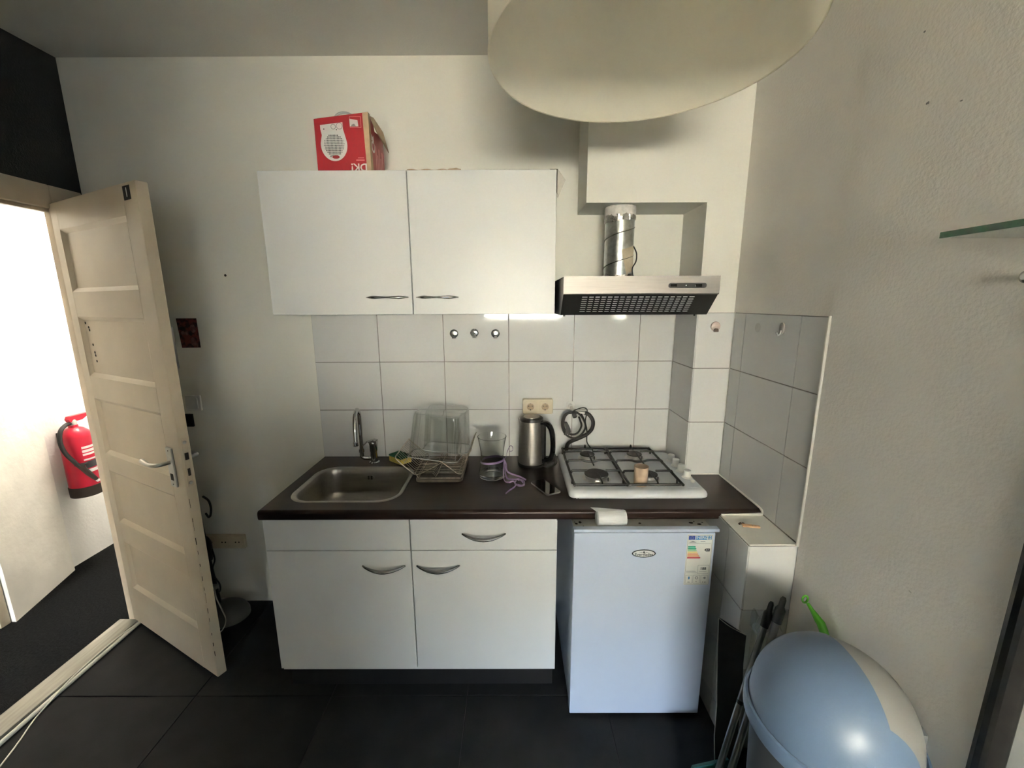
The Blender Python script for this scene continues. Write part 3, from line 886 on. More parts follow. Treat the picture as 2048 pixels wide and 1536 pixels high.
lab([(.6650, .8040), (.6740, .8065), (.6810, .8095), (.6900, .8062), (.6950, .8040)], 'print_grey', 'maker_mark')
lab(rc(.7100, .7280, .8060, .8076), 'print_grey', 'model_line')
lab(rc(.6650, .7490, .7985, .7990), 'print_grey', 'rule')
for k, (m, ln) in enumerate((('label_green', .027), ('label_green', .030), ('label_mint', .032), ('label_yellow', .035), ('label_orange', .039), ('label_orange', .043), ('label_red', .048))):
    zt = .7885 - k * .0077
    lab([(.6640, zt - .0062), (.6640 + ln, zt - .0062), (.6640 + ln + .0032, zt - .0031), (.6640 + ln, zt), (.6640, zt)], m, 'bar')
lab([(.7270, .7720), (.7330, .7660), (.7480, .7660), (.7480, .7780), (.7330, .7780)], 'print_dark', 'class_arrow')
lettering('A+', 0.010, 'print_white', el, Matrix.Translation((0.7385, YL - .0010, 0.7722)) @ FRONT)
def frame_box(x0, x1, z0, z1):
    w = .0008
    for q in (rc(x0, x0 + w, z0, z1), rc(x1 - w, x1, z0, z1), rc(x0 + w, x1 - w, z0, z0 + w), rc(x0 + w, x1 - w, z1 - w, z1)):
        lab(q, 'print_grey', 'panel_line')
frame_box(.7080, .7500, .6710, .7080)
lettering('188', 0.0155, 'print_dark', el, Matrix.Translation((0.7290, YL - .0010, 0.6925)) @ FRONT, bold=0.0005)
lab(rc(.7150, .7430, .6800, .6815), 'print_grey', 'small_print')
for k in range(3):
    lab(rc(.6650, .6980 + .004 * k, .6820 - .0035 * k, .6830 - .0035 * k), 'print_grey', 'small_print')
for x0 in (.6640, .6935, .7230):
    frame_box(x0, x0 + .0265, .6290, .6640)
lab(ellipse2(.6775, .6525, .0033, .0065, 14), 'label_blue', 'bottle_icon')
lab(ellipse2(.7068, .6530, .0062, .0062, 14), 'print_grey', 'snow_icon')
lab(ellipse2(.7068, .6530, .0036, .0036, 14), 'label_paper', 'snow_icon', 2)
lab([(.7310, .6525), (.7400, .6580), (.7425, .6525), (.7400, .6470)], 'print_grey', 'sound_icon')
lettering('106', 0.0062, 'print_dark', el, Matrix.Translation((0.6765, YL - .0010, 0.6345)) @ FRONT)
lettering('15', 0.0062, 'print_dark', el, Matrix.Translation((0.7055, YL - .0010, 0.6370)) @ FRONT)
lettering('41 dB', 0.0062, 'print_dark', el, Matrix.Translation((0.7365, YL - .0010, 0.6345)) @ FRONT)

# roll of thin bags on the fridge
rl = thing('bag_roll', 'white roll of thin plastic bags lying on the fridge top', 'roll', (0.378, -0.632, 0.8455))
prof = [(.0, 0), (.022, .001), (.029, .006), (.0305, .014), (.0300, .05), (.0308, .085), (.0300, .110), (.028, .1155), (.018, .1165), (.0, .1165)]
G().lathe(prof[1:-1], (0.3205, -0.632, 0.8765), 28, axis='x').build('rolled_film', 'film_white', rl)
G().loft([[(0.322, -0.632 - .008, .9068), (0.334, -0.632 - .006, .9078), (0.430, -0.640, .9064)], [(0.302, -0.611, .9095), (0.330, -0.612, .9088), (0.420, -0.618, .9040)]], False, False, closed=False).solidify(.0006).build('loose_end', 'film_white', rl)

# ================================================================== GAS HOB
hb = thing('gas_hob', 'white enamel four-burner gas hob set on the worktop', 'hob', (0.527, -0.265, WT1))
HB = (0.234, 0.818, -0.512, -0.030)
def hrect(i, r, z, ri=0.0):
    return rrect(HB[0] + i, HB[1] - i, HB[2] + i, HB[3] - i, r, z, 6)
HZ = 0.9265
G().loft([hrect(.012, .02, WT1 + .0004), hrect(.012, .02, .8945), hrect(.003, .026, .8960), hrect(.0, .028, .8990), hrect(.0, .028, .9085), hrect(.004, .026, .9170),
          hrect(.012, .024, .9240), hrect(.020, .020, HZ), hrect(.03, .018, HZ)], True, True).build('body', 'white_enamel', hb)
# enamel chips on the front lip
for x0, x1 in ((.243, .246), (.249, .262), (.268, .272)):
    G().box(x0, x1, HB[2] - .0006, HB[2] + .001, .8962, .8985).build('enamel_chip', 'rust_dark', hb)
BURN = [(0.374, -0.128, .036), (0.612, -0.128, .036), (0.372, -0.372, .052), (0.606, -0.378, .036)]
for x, y, r in BURN:
    bu = G().lathe([(r + .012, HZ), (r + .006, HZ + .0025), (r - .002, HZ + .004), (r - .001, HZ + .017), (r * .6, HZ + .018)], (x, y, 0), 32).build('burner', 'aluminium', hb)
    G().lathe([(r - .006, HZ + .0175), (r + .001, HZ + .0185), (r + .001, HZ + .0225), (r - .003, HZ + .0245), (r * .62, HZ + .0235), (r * .56, HZ + .0225)], (x, y, 0), 32).build('burner_cap', 'burner_cap', bu)
    G().lathe([(.003, HZ + .002), (.003, HZ + .018), (.0015, HZ + .019)], (x + r * .86, y - r * .75, 0), 8).build('igniter', 'burner_cap', bu)
GZ = 0.9480
def pan_support(x0, x1, burners):
    y0, y1 = -0.490, -0.052
    g = G()
    g.tube(catmull([(x0 + .006, y0 + .004, GZ), (x0 + .03, y0, GZ), (x1 - .03, y0, GZ), (x1 - .004, y0 + .006, GZ), (x1, y0 + .03, GZ), (x1, y1 - .03, GZ), (x1 - .006, y1 - .004, GZ), (x1 - .03, y1, GZ), (x0 + .03, y1, GZ), (x0 + .006, y1 - .004, GZ), (x0, y1 - .03, GZ), (x0, y0 + .03, GZ)], 3, True), .0058, 8, True)
    pz = GZ + .014
    for bx, by, br in burners:
        for s, xe in ((-1, x0), (1, x1)):
            g.tube(catmull([(xe, by, GZ - .002), (xe - s * .006, by, pz - .003), (xe - s * .016, by, pz), (bx + s * (br * .80), by, pz)], 4), .0052, 8)
    ym = (burners[0][1] + burners[1][1]) / 2
    xm = (x0 + x1) / 2
    g.tube(catmull([(x0, ym, GZ - .002), (x0 + .006, ym, pz - .003), (x0 + .018, ym, pz), (xm - .04, ym, pz), (xm - .018, ym, pz - .006), (xm + .018, ym, pz - .006), (xm + .04, ym, pz), (x1 - .018, ym, pz), (x1 - .006, ym, pz - .003), (x1, ym, GZ - .002)], 4), .0052, 8)
    b0, b1 = burners
    g.tube(catmull([(b0[0], y1, GZ), (b0[0], y1 - .008, pz + .008), (b0[0], y1 - .022, pz), (b0[0], b0[1] + b0[2] * .8, pz)], 4), .0036, 8)
    g.tube([(b0[0], b0[1] - b0[2] * .5, pz), (b0[0], ym, pz - .004), (b1[0], b1[1] + b1[2] + .012, pz - .001)], .0036, 8)
    g.tube(catmull([(b1[0], b1[1] - b1[2] * .5, pz), (b1[0], b1[1] - b1[2] - .018, pz), (b1[0] + .002, y0 + .010, pz - .004), (b1[0] + .002, y0, GZ)], 4), .0036, 8)
    for cx in (x0 + .02, x1 - .02):
        for cy in (y0 + .06, y1 - .02):
            xx = x0 if cx < xm else x1
            g.tube([(xx, cy, HZ), (xx, cy, GZ)], .0045, 8)
    return g.build('pan_support', 'black_enamel', hb)
pan_support(0.256, 0.478, (BURN[0], BURN[2]))
pan_support(0.488, 0.712, (BURN[1], BURN[3]))
for x, y in ((.783, -.172), (.783, -.232), (.781, -.300), (.781, -.368)):
    k = G().lathe([(.0225, HZ), (.0225, HZ + .002), (.018, HZ + .0045), (.0165, HZ + .006)], (x, y, 0), 24).build('knob_skirt', 'white_plastic', hb)
    kb = G().lathe([(.0160, HZ + .005), (.0150, HZ + .026), (.0158, HZ + .032), (.0140, HZ + .034)], (x, y, 0), 20)
    kb.build('knob', 'white_plastic', k)
G().lathe([(.009, HZ), (.009, HZ + .005), (.007, HZ + .007)], (.786, -.415, 0), 16).build('ignition_button', 'white_plastic', hb)
G().tube([(.742, -.470, HZ + .0005), (.765, -.476, HZ + .001), (.792, -.478, HZ + .0005)], [.0015, .003, .0015], 8).build('panel_ridge', 'white_enamel', hb)

# cup on the hob
cp = thing('paper_cup', 'small tan paper cup standing on the hob beside the front right burner', 'cup', (0.548, -0.445, HZ))
G().lathe([(.0275, HZ + .001), (.0282, HZ + .004), (.0300, HZ + .084), (.0305, HZ + .0855), (.0292, HZ + .0850), (.0272, HZ + .006), (.002, HZ + .005)], (0.548, -0.445, 0), 32).build('wall', 'cup_tan', cp)
G().lathe([(.0250, HZ + .040), (.0270, HZ + .0405), (.0285, HZ + .0410)], (0.548, -0.445, 0), 24, True, True).build('inside', 'cup_dark', cp)

# ================================================================== ON THE WORKTOP
# sponge
sp_ = thing('sponge', 'yellow dish sponge with green scouring side beside the draining rack', 'sponge', (-0.590, -0.075, WT1), (0, 0, math.radians(-38)))
G().box(-.052, .052, -.034, .034, 0.0003, .030, .005, 3).build('foam', 'sponge_yellow', sp_)
G().box(-.052, .052, -.034, .034, .030, .040, .003, 2).build('scourer', 'sponge_green', sp_)

# draining rack
rk = thing('dish_rack', 'wire dish draining rack on a clear drip tray beside the sink', 'dish rack', (-0.350, -0.195, WT1))
def trect(i, r, z):
    return rrect(-0.452 + i, -0.236 - i, -0.338 + i, -0.040 - i, r, z, 5)
G().loft([trect(.006, .02, WT1 + .0003), trect(.0, .024, WT1 + .003), trect(.0, .024, WT1 + .015), trect(.003, .022, WT1 + .017), trect(.007, .02, WT1 + .014), trect(.012, .016, WT1 + .003), trect(.03, .01, WT1 + .0022)], True, True).build('drip_tray', 'tray_clear', rk)
rz = 0.930
wf_ = G()
for y in (-0.322, -0.060):
    wf_.tube([(-0.435, y, WT1 + .017), (-0.245, y, WT1 + .017)], .0022, 6)
for x in (-0.440, -0.240):
    wf_.tube([(x, -0.322, WT1 + .017), (x, -0.060, WT1 + .017)], .0022, 6)
    for y in (-0.322, -0.060):
        wf_.tube([(x, y, WT1 + .017), (x - .012 if x < -.3 else x + .012, y, rz)], .0020, 6)
wf_.build('base_frame', 'wire_metal', rk)
wr_ = G()
for k in range(14):
    y = -0.318 + k * 0.0195
    wr_.tube([(-0.462, y, rz + .004), (-0.455, y, rz), (-0.372, y, rz), (-0.3600, y, rz - .020), (-0.348, y, rz), (-0.252, y, rz), (-0.236, y, rz + .006)], .0014, 5)
for x, z in ((-0.455, rz - .002), (-0.372, rz - .002), (-0.348, rz - .002), (-0.252, rz - .002)):
    wr_.tube([(x, -0.322, z), (x, -0.060, z)], .0017, 6)
wr_.build('plate_wires', 'wire_metal', rk)
for s, x0, x1, z1 in ((-1, -0.462, -0.540, 1.012), (1, -0.238, -0.193, 1.042)):
    w = G()
    w.tube(catmull([(x0, -0.325, rz), (x1 + s * -.01, -0.325, z1 - .02), (x1, -0.318, z1 - .004), (x1, -0.300, z1), (x1, -0.080, z1), (x1, -0.062, z1 - .004), (x1 - s * .01, -0.058, z1 - .02), (x0, -0.058, rz)], 4), .0022, 6)
    w.tube([((x0 * .45 + x1 * .55), -0.322, rz + (z1 - rz) * .55), ((x0 * .45 + x1 * .55), -0.060, rz + (z1 - rz) * .55)], .0014, 6)
    for k in range(12):
        y = -0.300 + k * .020
        w.tube([(x0, y, rz), (x1, y, z1)], .0012, 5)
    w.build('side_wing', 'wire_metal', rk)
ft_ = G()
ft_.tube(catmull([(-0.462, -0.327, rz), (-0.430, -0.329, rz), (-0.330, -0.330, .984), (-0.300, -0.330, .996), (-0.285, -0.330, .990), (-0.200, -0.330, 1.000)][:3] + [(-0.345, -0.330, .990), (-0.325, -0.330, .985), (-0.275, -0.329, .945), (-0.255, -0.328, rz), (-0.238, -0.327, rz)], 4), .0021, 6)
ft_.build('front_brace', 'wire_metal', rk)

# clear containers upside-down on the rack
def clear_box(name, label, cx, cy, cz, w, d, h, rot, group):
    t = thing(name, label, 'container', (cx, cy, cz), rot, group)
    loops = []
    for i, (s, z) in enumerate(((1.10, 0), (1.085, .006), (1.07, .02), (1.0, h - .026), (.975, h - .009), (.93, h - .001), (.86, h))):
        loops.append([(p[0] * s, p[1] * s, z) for p in rrect(-w / 2, w / 2, -d / 2, d / 2, .026, 0, 5)])
    g = G()
    g.loft(loops, False, True)
    g.solidify(-.0016)
    g.build('shell', 'plastic_clear', t, smooth=50)
    rim = G().loft([[(p[0] * s, p[1] * s, z) for p in rrect(-w / 2, w / 2, -d / 2, d / 2, .026, 0, 5)] for s, z in ((1.098, .0), (1.13, .001), (1.13, .004), (1.098, .005))], False, False)
    rim.build('rim', 'plastic_rim_glint', t)
    rg = G().tube([(p[0] * .952, p[1] * .952, h - .005) for p in rrect(-w / 2, w / 2, -d / 2, d / 2, .026, 0, 5)], .0013, 6, True)  # pale tubes added as the light outlines and highlight strips of the clear edges
    for sx_, sy_ in ((-1, -1), (1, -1), (1, 1), (-1, 1)):
        cx_, cy_ = sx_ * (w / 2 - .0076), sy_ * (d / 2 - .0076)
        rg.tube([(cx_ * 1.09, cy_ * 1.09, .004), (cx_ * 1.0, cy_ * 1.0, h - .026), (cx_ * .952, cy_ * .952, h - .006)], .0011, 6)
    rg.build('edge_glint', 'plastic_rim_glint', t)
    return t
clear_box('plastic_container', 'clear plastic container upside-down at the front of the dish rack', -0.372, -0.250, 0.985, .215, .120, .215, (math.radians(-3), math.radians(6), math.radians(-5)), 'clear containers on the dish rack')
clear_box('plastic_container', 'clear plastic container upside-down at the back of the dish rack against the tiles', -0.338, -0.108, 0.975, .205, .115, .212, (math.radians(2), math.radians(3), math.radians(-4)), 'clear containers on the dish rack')

# vase with purple ribbon
vc = (-0.100, -0.262)
vz = thing('glass_vase', 'clear waisted glass vase with a purple ribbon tied round it', 'vase', (*vc, WT1))
outer = [(.050, .0004), (.0625, .003), (.0650, .012), (.0610, .04), (.0545, .075), (.0530, .095), (.0550, .125), (.0610, .165), (.0680, .198)]
inner = [(.0655, .1985), (.0585, .165), (.0525, .125), (.0505, .095), (.0520, .075), (.0580, .04), (.0610, .020), (.050, .013), (.004, .012)]
G().lathe([(r, z + WT1) for r, z in outer + inner], (*vc, 0), 40).build('glass', 'glass_clear', vz, smooth=50)
rb = G()
loop = []
for k in range(41):
    a = 2 * PI * k / 40
    loop.append((vc[0] + .0552 * math.cos(a), vc[1] + .0552 * math.sin(a), WT1 + .081 + .006 * math.cos(a + .5)))
rb.strip(loop, (0, 0, 1), .010)
rib = rb.build('ribbon', 'ribbon_purple', vz)
kx = (vc[0] + .055, vc[1] - .006, WT1 + .085)
rb2 = G()
def tail(pts, w=.007, wd=None):
    q = catmull(pts, 7)
    rb2.strip(q, wd if wd else (lambda i: (0.3 * math.sin(i * .25), 0.5, 1)), w)
tail([kx, (-.035, -.275, .955), (-.030, -.285, .925), (-.010, -.290, .912), (.030, -.305, .904), (.058, -.325, .897)])
tail([kx, (-.040, -.285, .93), (-.030, -.310, .900), (.000, -.325, .899), (.028, -.335, .905), (.045, -.360, .897), (.040, -.390, .899), (.018, -.395, .906), (.012, -.380, .899)])
tail([kx, (-.047, -.300, .920), (-.040, -.335, .897), (-.020, -.365, .903), (-.002, -.360, .906), (.010, -.372, .899), (.004, -.400, .897), (-.018, -.430, .895), (-.034, -.458, .894)], .006)
tail([kx, (-.035, -.258, .985), (-.028, -.255, 1.01), (-.015, -.25, 1.035), (-.004, -.25, 1.03), (-.004, -.25, 1.012), (-.018, -.252, 1.008)], .0028)
tail([(.020, -.335, .903), (.046, -.338, .899), (.050, -.372, .896), (.026, -.388, .897), (.006, -.368, .900), (.014, -.345, .904)], .008)
rb2.build('ribbon_tail', 'ribbon_purple', vz)

# kettle
kc = (0.092, -0.118)
kt = thing('electric_kettle', 'brushed steel electric kettle with black handle in front of the socket', 'kettle', (*kc, WT1))
G().lathe([(.060, .0004), (.068, .002), (.069, .012), (.066, .016)], (*kc, WT1), 40).build('base', 'black_plastic', kt)
G().lathe([(.0655, .016), (.0668, .020), (.0675, .026), (.0650, .100), (.0615, .180), (.0585, .232), (.0580, .236)], (*kc, WT1), 48).build('body', 'steel_brushed', kt)
ld = G().lathe([(.0583, .235), (.0588, .240), (.0570, .248), (.0500, .2525), (.0440, .253)], (*kc, WT1), 40).build('lid', 'black_plastic', kt)
G().lathe([(.0400, .2525), (.0400, .2545), (.036, .2555)], (kc[0], kc[1], WT1), 32).build('lid_disc', 'steel_brushed', ld)
ha_ = math.radians(-28)
hc, hs = math.cos(ha_), math.sin(ha_)
def kp(r, z, w=0):
    return (kc[0] + r * hc - w * hs, kc[1] + r * hs + w * hc, WT1 + z)
hl = []
path = catmull([(.050, .226, 0), (.080, .228, 0), (.100, .212, 0), (.112, .180, 0), (.117, .130, 0), (.115, .080, 0), (.104, .050, 0), (.085, .040, 0), (.066, .038, 0)], 5)
lps = []
for i, p in enumerate(path):
    a = path[max(0, i - 1)]
    b_ = path[min(len(path) - 1, i + 1)]
    tx, tz = (b_ - a).x, (b_ - a).y
    L = math.hypot(tx, tz) or 1
    nx, nz = -tz / L, tx / L
    hw, ht = .018, .0125
    lp = []
    for k in range(10):
        an = 2 * PI * k / 10
        lp.append(kp(p.x + nx * ht * math.cos(an), p.y + nz * ht * math.cos(an), hw * math.sin(an)))
    lps.append(lp)
G().loft(lps).build('handle', 'black_gloss', kt)
hk = G().loft([[kp(r, z, w) for r, w in ((.054, -.017), (.074, -.013), (.074, .013), (.054, .017))] for z in (.022, .060, .120, .190, .236)])
hk.build('handle_strip', 'black_plastic', kt)
G().loft([[kp(r, z, w) for r, w in ((-.050, -.020), (-.076 + (.236 - z) * .35, -.003), (-.076 + (.236 - z) * .35, .003), (-.050, .020))] for z in (.190, .236)]).build('spout', 'steel_brushed', kt)
G().tube(catmull([(0.140, -0.15, .896), (0.165, -0.165, .895), (0.20, -0.150, .894), (0.222, -0.11, .894), (0.224, -0.06, .900), (0.214, -0.03, .93), (0.206, -0.02, .960), (0.198, -0.03, .972)], 7), .0032, 8).build('cord', 'black_rubber', kt)
kplug = G().lathe([(.014, 0), (.016, .01), (.012, .028), (.006, .036)], (0, 0, 0), 14).xform(Matrix.Translation((0.172, -0.165, .904)) @ Matrix.Rotation(1.2, 4, 'Y')).build('cord_plug', 'black_rubber', kt)

# phone
ph = thing('phone', 'black smartphone with grey rim lying face-up between kettle and hob', 'phone', (0.142, -0.395, WT1), (0, 0, math.radians(27)))
G().loft([rrect(-.036 + i, .036 - i, -.074 + i, .074 - i, .011 - i * .6, z, 5) for i, z in ((.0015, .0004), (0, .002), (0, .0065), (.001, .0075))]).build('frame', 'phone_frame', ph)
G().loft([rrect(-.0345, .0345, -.0725, .0725, .010, z, 5) for z in (.0076, .0082)]).build('screen', 'phone_glass', ph)

# ================================================================== ON THE TILES
so = thing('wall_socket', 'cream double socket on the tiles above the kettle', 'socket', (0.1285, 0, 1.169))
pt_ = G().loft([rrect_v(.049 + i, .208 - i, 1.128 + i, 1.210 - i, .010, y) for i, y in ((0, -.0003), (0, -.020), (.002, -.026), (.006, -.028))]).build('plate', 'beige_plastic', so)
for cx in (.090, .166):
    ins = G().loft([rrect_v(cx - .029 + i, cx + .029 - i, 1.141 + i, 1.198 - i, .004, y) for i, y in ((0, -.0275), (.0, -.0300), (.002, -.0305))]).build('socket_insert', 'beige_plastic', so)
    G().lathe([(.0212, -.0304), (.0212, -.0314), (.0195, -.0316)], (cx, 0, 1.1695), 24, axis='y').build('socket_ring', 'trim_cream', ins)
    G().lathe([(.0185, -.0313), (.0185, -.0320)], (cx, 0, 1.1695), 24, axis='y').build('socket_well', 'cardboard', ins)
    for dx, dz, r in ((-.009, .004, .0030), (.009, .004, .0030), (0, -.0155, .0035), (0, .0165, .002)):
        G().lathe([(r, -.0319), (r, -.0325)], (cx + dx, 0, 1.1695 + dz), 10, axis='y').build('socket_hole', 'rust_dark', ins)
    G().lathe([(.0016, -.0319), (.0016, -.0325)], (cx, 0, 1.1735), 8, axis='y').build('screw', 'nickel', ins)

def round_hook(label, x, z, y, disc, prong, group):
    t = thing('wall_hook', label, 'hook', (x, y, z), None, group)
    G().lathe([(.0215, -.0004), (.0220, -.003), (.0205, -.0055), (.0185, -.0048), (.0150, -.0065), (.004, -.0072)], (x, y, z), 28, axis='y').build('disc', disc, t)
    G().prism([(x - .0095, z - .0235), (x + .0095, z - .0235), (x + .0095, z - .0160), (x + .005, z - .0085), (x - .005, z - .0085), (x - .0095, z - .0160)], y - .0058, y - .017, bev=.0012).build('prong', prong, t)
    return t
round_hook('round chrome adhesive hook with black prong, leftmost of the three on the tiles', -.300, 1.5475, 0, 'nickel', 'black_plastic', 'adhesive hooks under the wall cabinets')
round_hook('round chrome adhesive hook with black prong, middle of the three on the tiles', -.196, 1.5505, 0, 'chrome', 'black_plastic', 'adhesive hooks under the wall cabinets')
round_hook('round chrome adhesive hook with black prong, rightmost of the three on the tiles', -.089, 1.5475, 0, 'nickel', 'black_plastic', 'adhesive hooks under the wall cabinets')
round_hook('round pinkish hook with brown prong on the tiled chimney breast', .906, 1.593, YA, 'hook_pink', 'hook_brown', None)
t = thing('suction_hook', 'grey oval hook on the right wall tiles', 'hook', (XR, -.585, 1.602))
G().lathe([(.019, -.0004), (.0185, -.004), (.015, -.0055), (.004, -.006)], (0, 0, 0), 24, axis='x').xform(Matrix.Translation((XR, -.585, 1.604)) @ Matrix.Diagonal((1, .8, 1.15, 1))).build('pad', 'suction_grey', t)
G().tube(catmull([(XR - .005, -.585, 1.597), (XR - .008, -.585, 1.584), (XR - .016, -.585, 1.581), (XR - .021, -.585, 1.589)], 5), .0035, 8).build('prong', 'suction_grey', t)
tag(G().lathe([(.019, -.0003), (.0185, -.0006)], (XR, -.430, 1.598), 24, axis='x').build('adhesive_mark', 'glue_grey', loc=(XR, -.43, 1.598)), 'faint round glue mark on the right wall tiles', 'glue mark')

# gas tap, hose and looped cord behind the hob
gt = thing('gas_tap', 'chrome gas tap on the tiles behind the hob', 'gas tap', (0.300, 0, 1.168))
G().lathe([(.024, -.0004), (.024, -.004), (.018, -.009), (.012, -.010), (.011, -.040)], (0.300, 0, 1.170), 24, axis='y').build('escutcheon', 'white_plastic', gt)
G().tube(catmull([(0.300, -.038, 1.170), (0.303, -.052, 1.160), (0.318, -.056, 1.148), (0.340, -.056, 1.146), (0.372, -.054, 1.142)], 5), .0085, 12).build('elbow', 'aluminium', gt)
G().box(.286, .330, -.066, -.056, 1.139, 1.150, .002).build('tap_lever', 'black_plastic', gt)
tag(G().tube(catmull([(0.368, -.054, 1.143), (0.392, -.054, 1.132), (0.412, -.053, 1.100), (0.410, -.052, 1.060), (0.385, -.050, 1.028), (0.345, -.046, 1.004), (0.305, -.034, .982), (0.288, -.018, .958), (0.284, -.0150, .925), (0.284, -.0150, .900)], 7), .0098, 12).build('gas_hose', 'black_rubber', loc=(0.35, -.05, .95)), 'thick black rubber gas hose curving down behind the hob', 'hose')
pc = thing('power_cord', 'coiled black cord with plug hanging from the gas tap', 'cord', (0.31, -.062, 1.06))
cd = G()
cd.tube(catmull([(0.300, -.068, 1.155), (0.262, -.070, 1.135), (0.250, -.070, 1.085), (0.268, -.070, 1.035), (0.310, -.070, 1.012), (0.350, -.070, 1.030), (0.372, -.070, 1.075), (0.352, -.070, 1.125), (0.316, -.070, 1.152), (0.275, -.072, 1.140), (0.258, -.072, 1.100), (0.266, -.072, 1.055), (0.296, -.072, 1.034), (0.330, -.073, 1.040), (0.350, -.074, 1.078), (0.342, -.074, 1.110), (0.335, -.074, 1.128)], 7), .0050, 8)
cd.tube(catmull([(0.300, -.066, 1.152), (0.330, -.062, 1.165), (0.362, -.060, 1.172), (0.380, -.060, 1.155), (0.372, -.060, 1.100), (0.382, -.058, 1.040), (0.386, -.045, .985), (0.405, -.022, .950), (0.424, -.014, .925), (0.428, -.014, .900)], 7), .0030, 8)
cd.tube(catmull([(0.350, -.060, 1.140), (0.365, -.060, 1.110), (0.378, -.060, 1.070), (0.384, -.058, 1.030)], 6), .0030, 8)
cd.build('cable', 'black_rubber', pc)
pg = G().loft([[(x + dx, -.072 + dy, z) for dx, dy in ((-hw, -.010), (hw, -.010), (hw, .010), (-hw, .010))] for x, z, hw in ((.270, 1.098, .006), (.274, 1.088, .009), (.281, 1.066, .012), (.283, 1.050, .013), (.279, 1.036, .011))])
pg.tube([(.272, -.072, 1.040), (.262, -.074, 1.030)], .0024, 6)
pg.tube([(.287, -.072, 1.036), (.280, -.074, 1.024)], .0024, 6)
pg.build('plug', 'black_plastic', pc)
tie = G().lathe([(.016, -.010), (.018, 0), (.016, .010)], (0, 0, 0), 14).xform(Matrix.Translation((0.312, -.074, 1.138)) @ Matrix.Rotation(1.3, 4, 'Y')).build('coil_bunch', 'black_rubber', pc)

# ================================================================== ON TOP OF THE WALL CABINETS
bx = thing('heater_box', 'red printed fan heater carton standing open on the left wall cabinet', 'box', (-0.68, -0.20, 2.2193))
bx0, bx1, by0, by1, bz = -0.787, -0.571, -0.305, -0.115, 2.2198
G().prism([(bx0, bz), (bx1, bz), (bx1 - .002, 2.4415), (bx0, 2.4185)], by0, by0 + .003).build('front_panel', 'box_red', bx, smooth=0)
G().prism([(bx0, bz), (bx1, bz), (bx1, 2.430), (bx0, 2.430)], by1 - .003, by1).build('back_panel', 'box_red', bx, smooth=0)
G().prism([(by0 + .003, bz), (by1 - .003, bz), (by1 - .003, 2.430), (by0 + .003, 2.4185)], bx0, bx0 + .003, axis='x').build('side_panel', 'box_red', bx, smooth=0)
G().prism([(by0 + .003, bz), (by1 - .003, bz), (by1 - .003, 2.415), (by0 + .075, 2.398), (by0 + .06, 2.43), (by0 + .003, 2.4415)], bx1 - .003, bx1, axis='x').build('side_panel', 'box_red', bx, smooth=0)
G().box(bx0 + .003, bx1 - .003, by0 + .003, by1 - .003, bz, bz + .003).build('bottom_panel', 'cardboard', bx, smooth=0)
G().prism([(bx1 - .016, bz), (bx1 + .0006, bz), (bx1 + .0006, 2.4425), (bx1 - .022, 2.4400)], by0 - .0008, by0 + .004).build('corner_strip', 'cardboard', bx, smooth=0)
G().prism([(by0 - .001, bz), (by0 + .028, bz), (by0 + .020, 2.4425), (by0 - .001, 2.4425)], bx1, bx1 + .0012, axis='x').build('corner_strip', 'cardboard', bx, smooth=0)
fl_ = G().loft([[(bx1 - .002, by0 + .028, 2.440), (bx1 + .004, by0 + .060, 2.4455), (bx1 + .006, by1 - .010, 2.4350)],
                [(bx1 + .016, by0 + .050, 2.390), (bx1 + .019, by0 + .090, 2.380), (bx1 + .022, by1 + .005, 2.358)]], False, False, closed=False)
fl_.solidify(.0025).build('flap', 'cardboard', bx, smooth=0)
fl2 = G().loft([[(bx0 + .012, by0 + .004, 2.4195), (bx1 - .01, by0 + .004, 2.4405)], [(bx0 + .03, by0 + .05, 2.4190), (bx1 - .02, by0 + .06, 2.4440)]], False, False, closed=False)
fl2.solidify(.0025).build('flap', 'cardboard', bx, smooth=0)
G().tube(catmull([(bx0 + .052, by0 + .05, 2.402), (bx0 + .058, by0 + .045, 2.428), (bx0 + .078, by0 + .045, 2.452), (bx0 + .104, by0 + .045, 2.459), (bx0 + .130, by0 + .045, 2.453), (bx0 + .152, by0 + .045, 2.436), (bx0 + .165, by0 + .05, 2.408)], 6), .0042, 10).build('carry_handle', 'heater_grey', bx)
# printing on the front of the carton
fpn = [o for o in bx.children if o.name.startswith('front_panel')][0]
YB = by0 - .0005
def prt(poly, m, nm, lev=1, parent=None):
    return G().prism(poly, by0 - .00025 * lev, by0 - .00025 * (lev + .9)).build(nm, m, parent or fpn, smooth=0)
hx_, hz_ = bx0 + .0735, 2.3230
outl = []
for k in range(48):
    a = 2 * PI * k / 48
    outl.append((hx_ + .0530 * math.cos(a), hz_ + .0590 * math.sin(a)))
body_o = [p for p in outl if p[1] < hz_ + .018]
# clockwise from the right shoulder
right = sorted([p for p in body_o if p[0] >= hx_], key=lambda p: -p[1])
left = sorted([p for p in body_o if p[0] < hx_], key=lambda p: p[1])
silh = [(hx_ + .040, 2.4060), (hx_ + .040, 2.3820), (hx_ + .046, 2.3600)] + right + left + [(hx_ - .046, 2.3600), (hx_ - .050, 2.3800), (hx_ - .050, 2.3960)]
prt(silh, 'print_white', 'heater_picture')
for cx, cz, r in ((hx_ + .002, 2.3900, .0100), (hx_ + .0265, 2.3925, .0125)):
    prt(ellipse2(cx, cz, r, r, 24), 'print_grey', 'dial_picture', 2)
    prt(ellipse2(cx, cz, r - .0022, r - .0022, 24), 'print_white', 'dial_picture', 3)
prt(ellipse2(hx_ - .036, 2.3815, .0025, .0025, 10), 'print_dark', 'lamp_picture', 2)
prt(ellipse2(hx_ + .014, 2.3790, .0022, .0022, 8), 'print_dark', 'lamp_picture', 2)
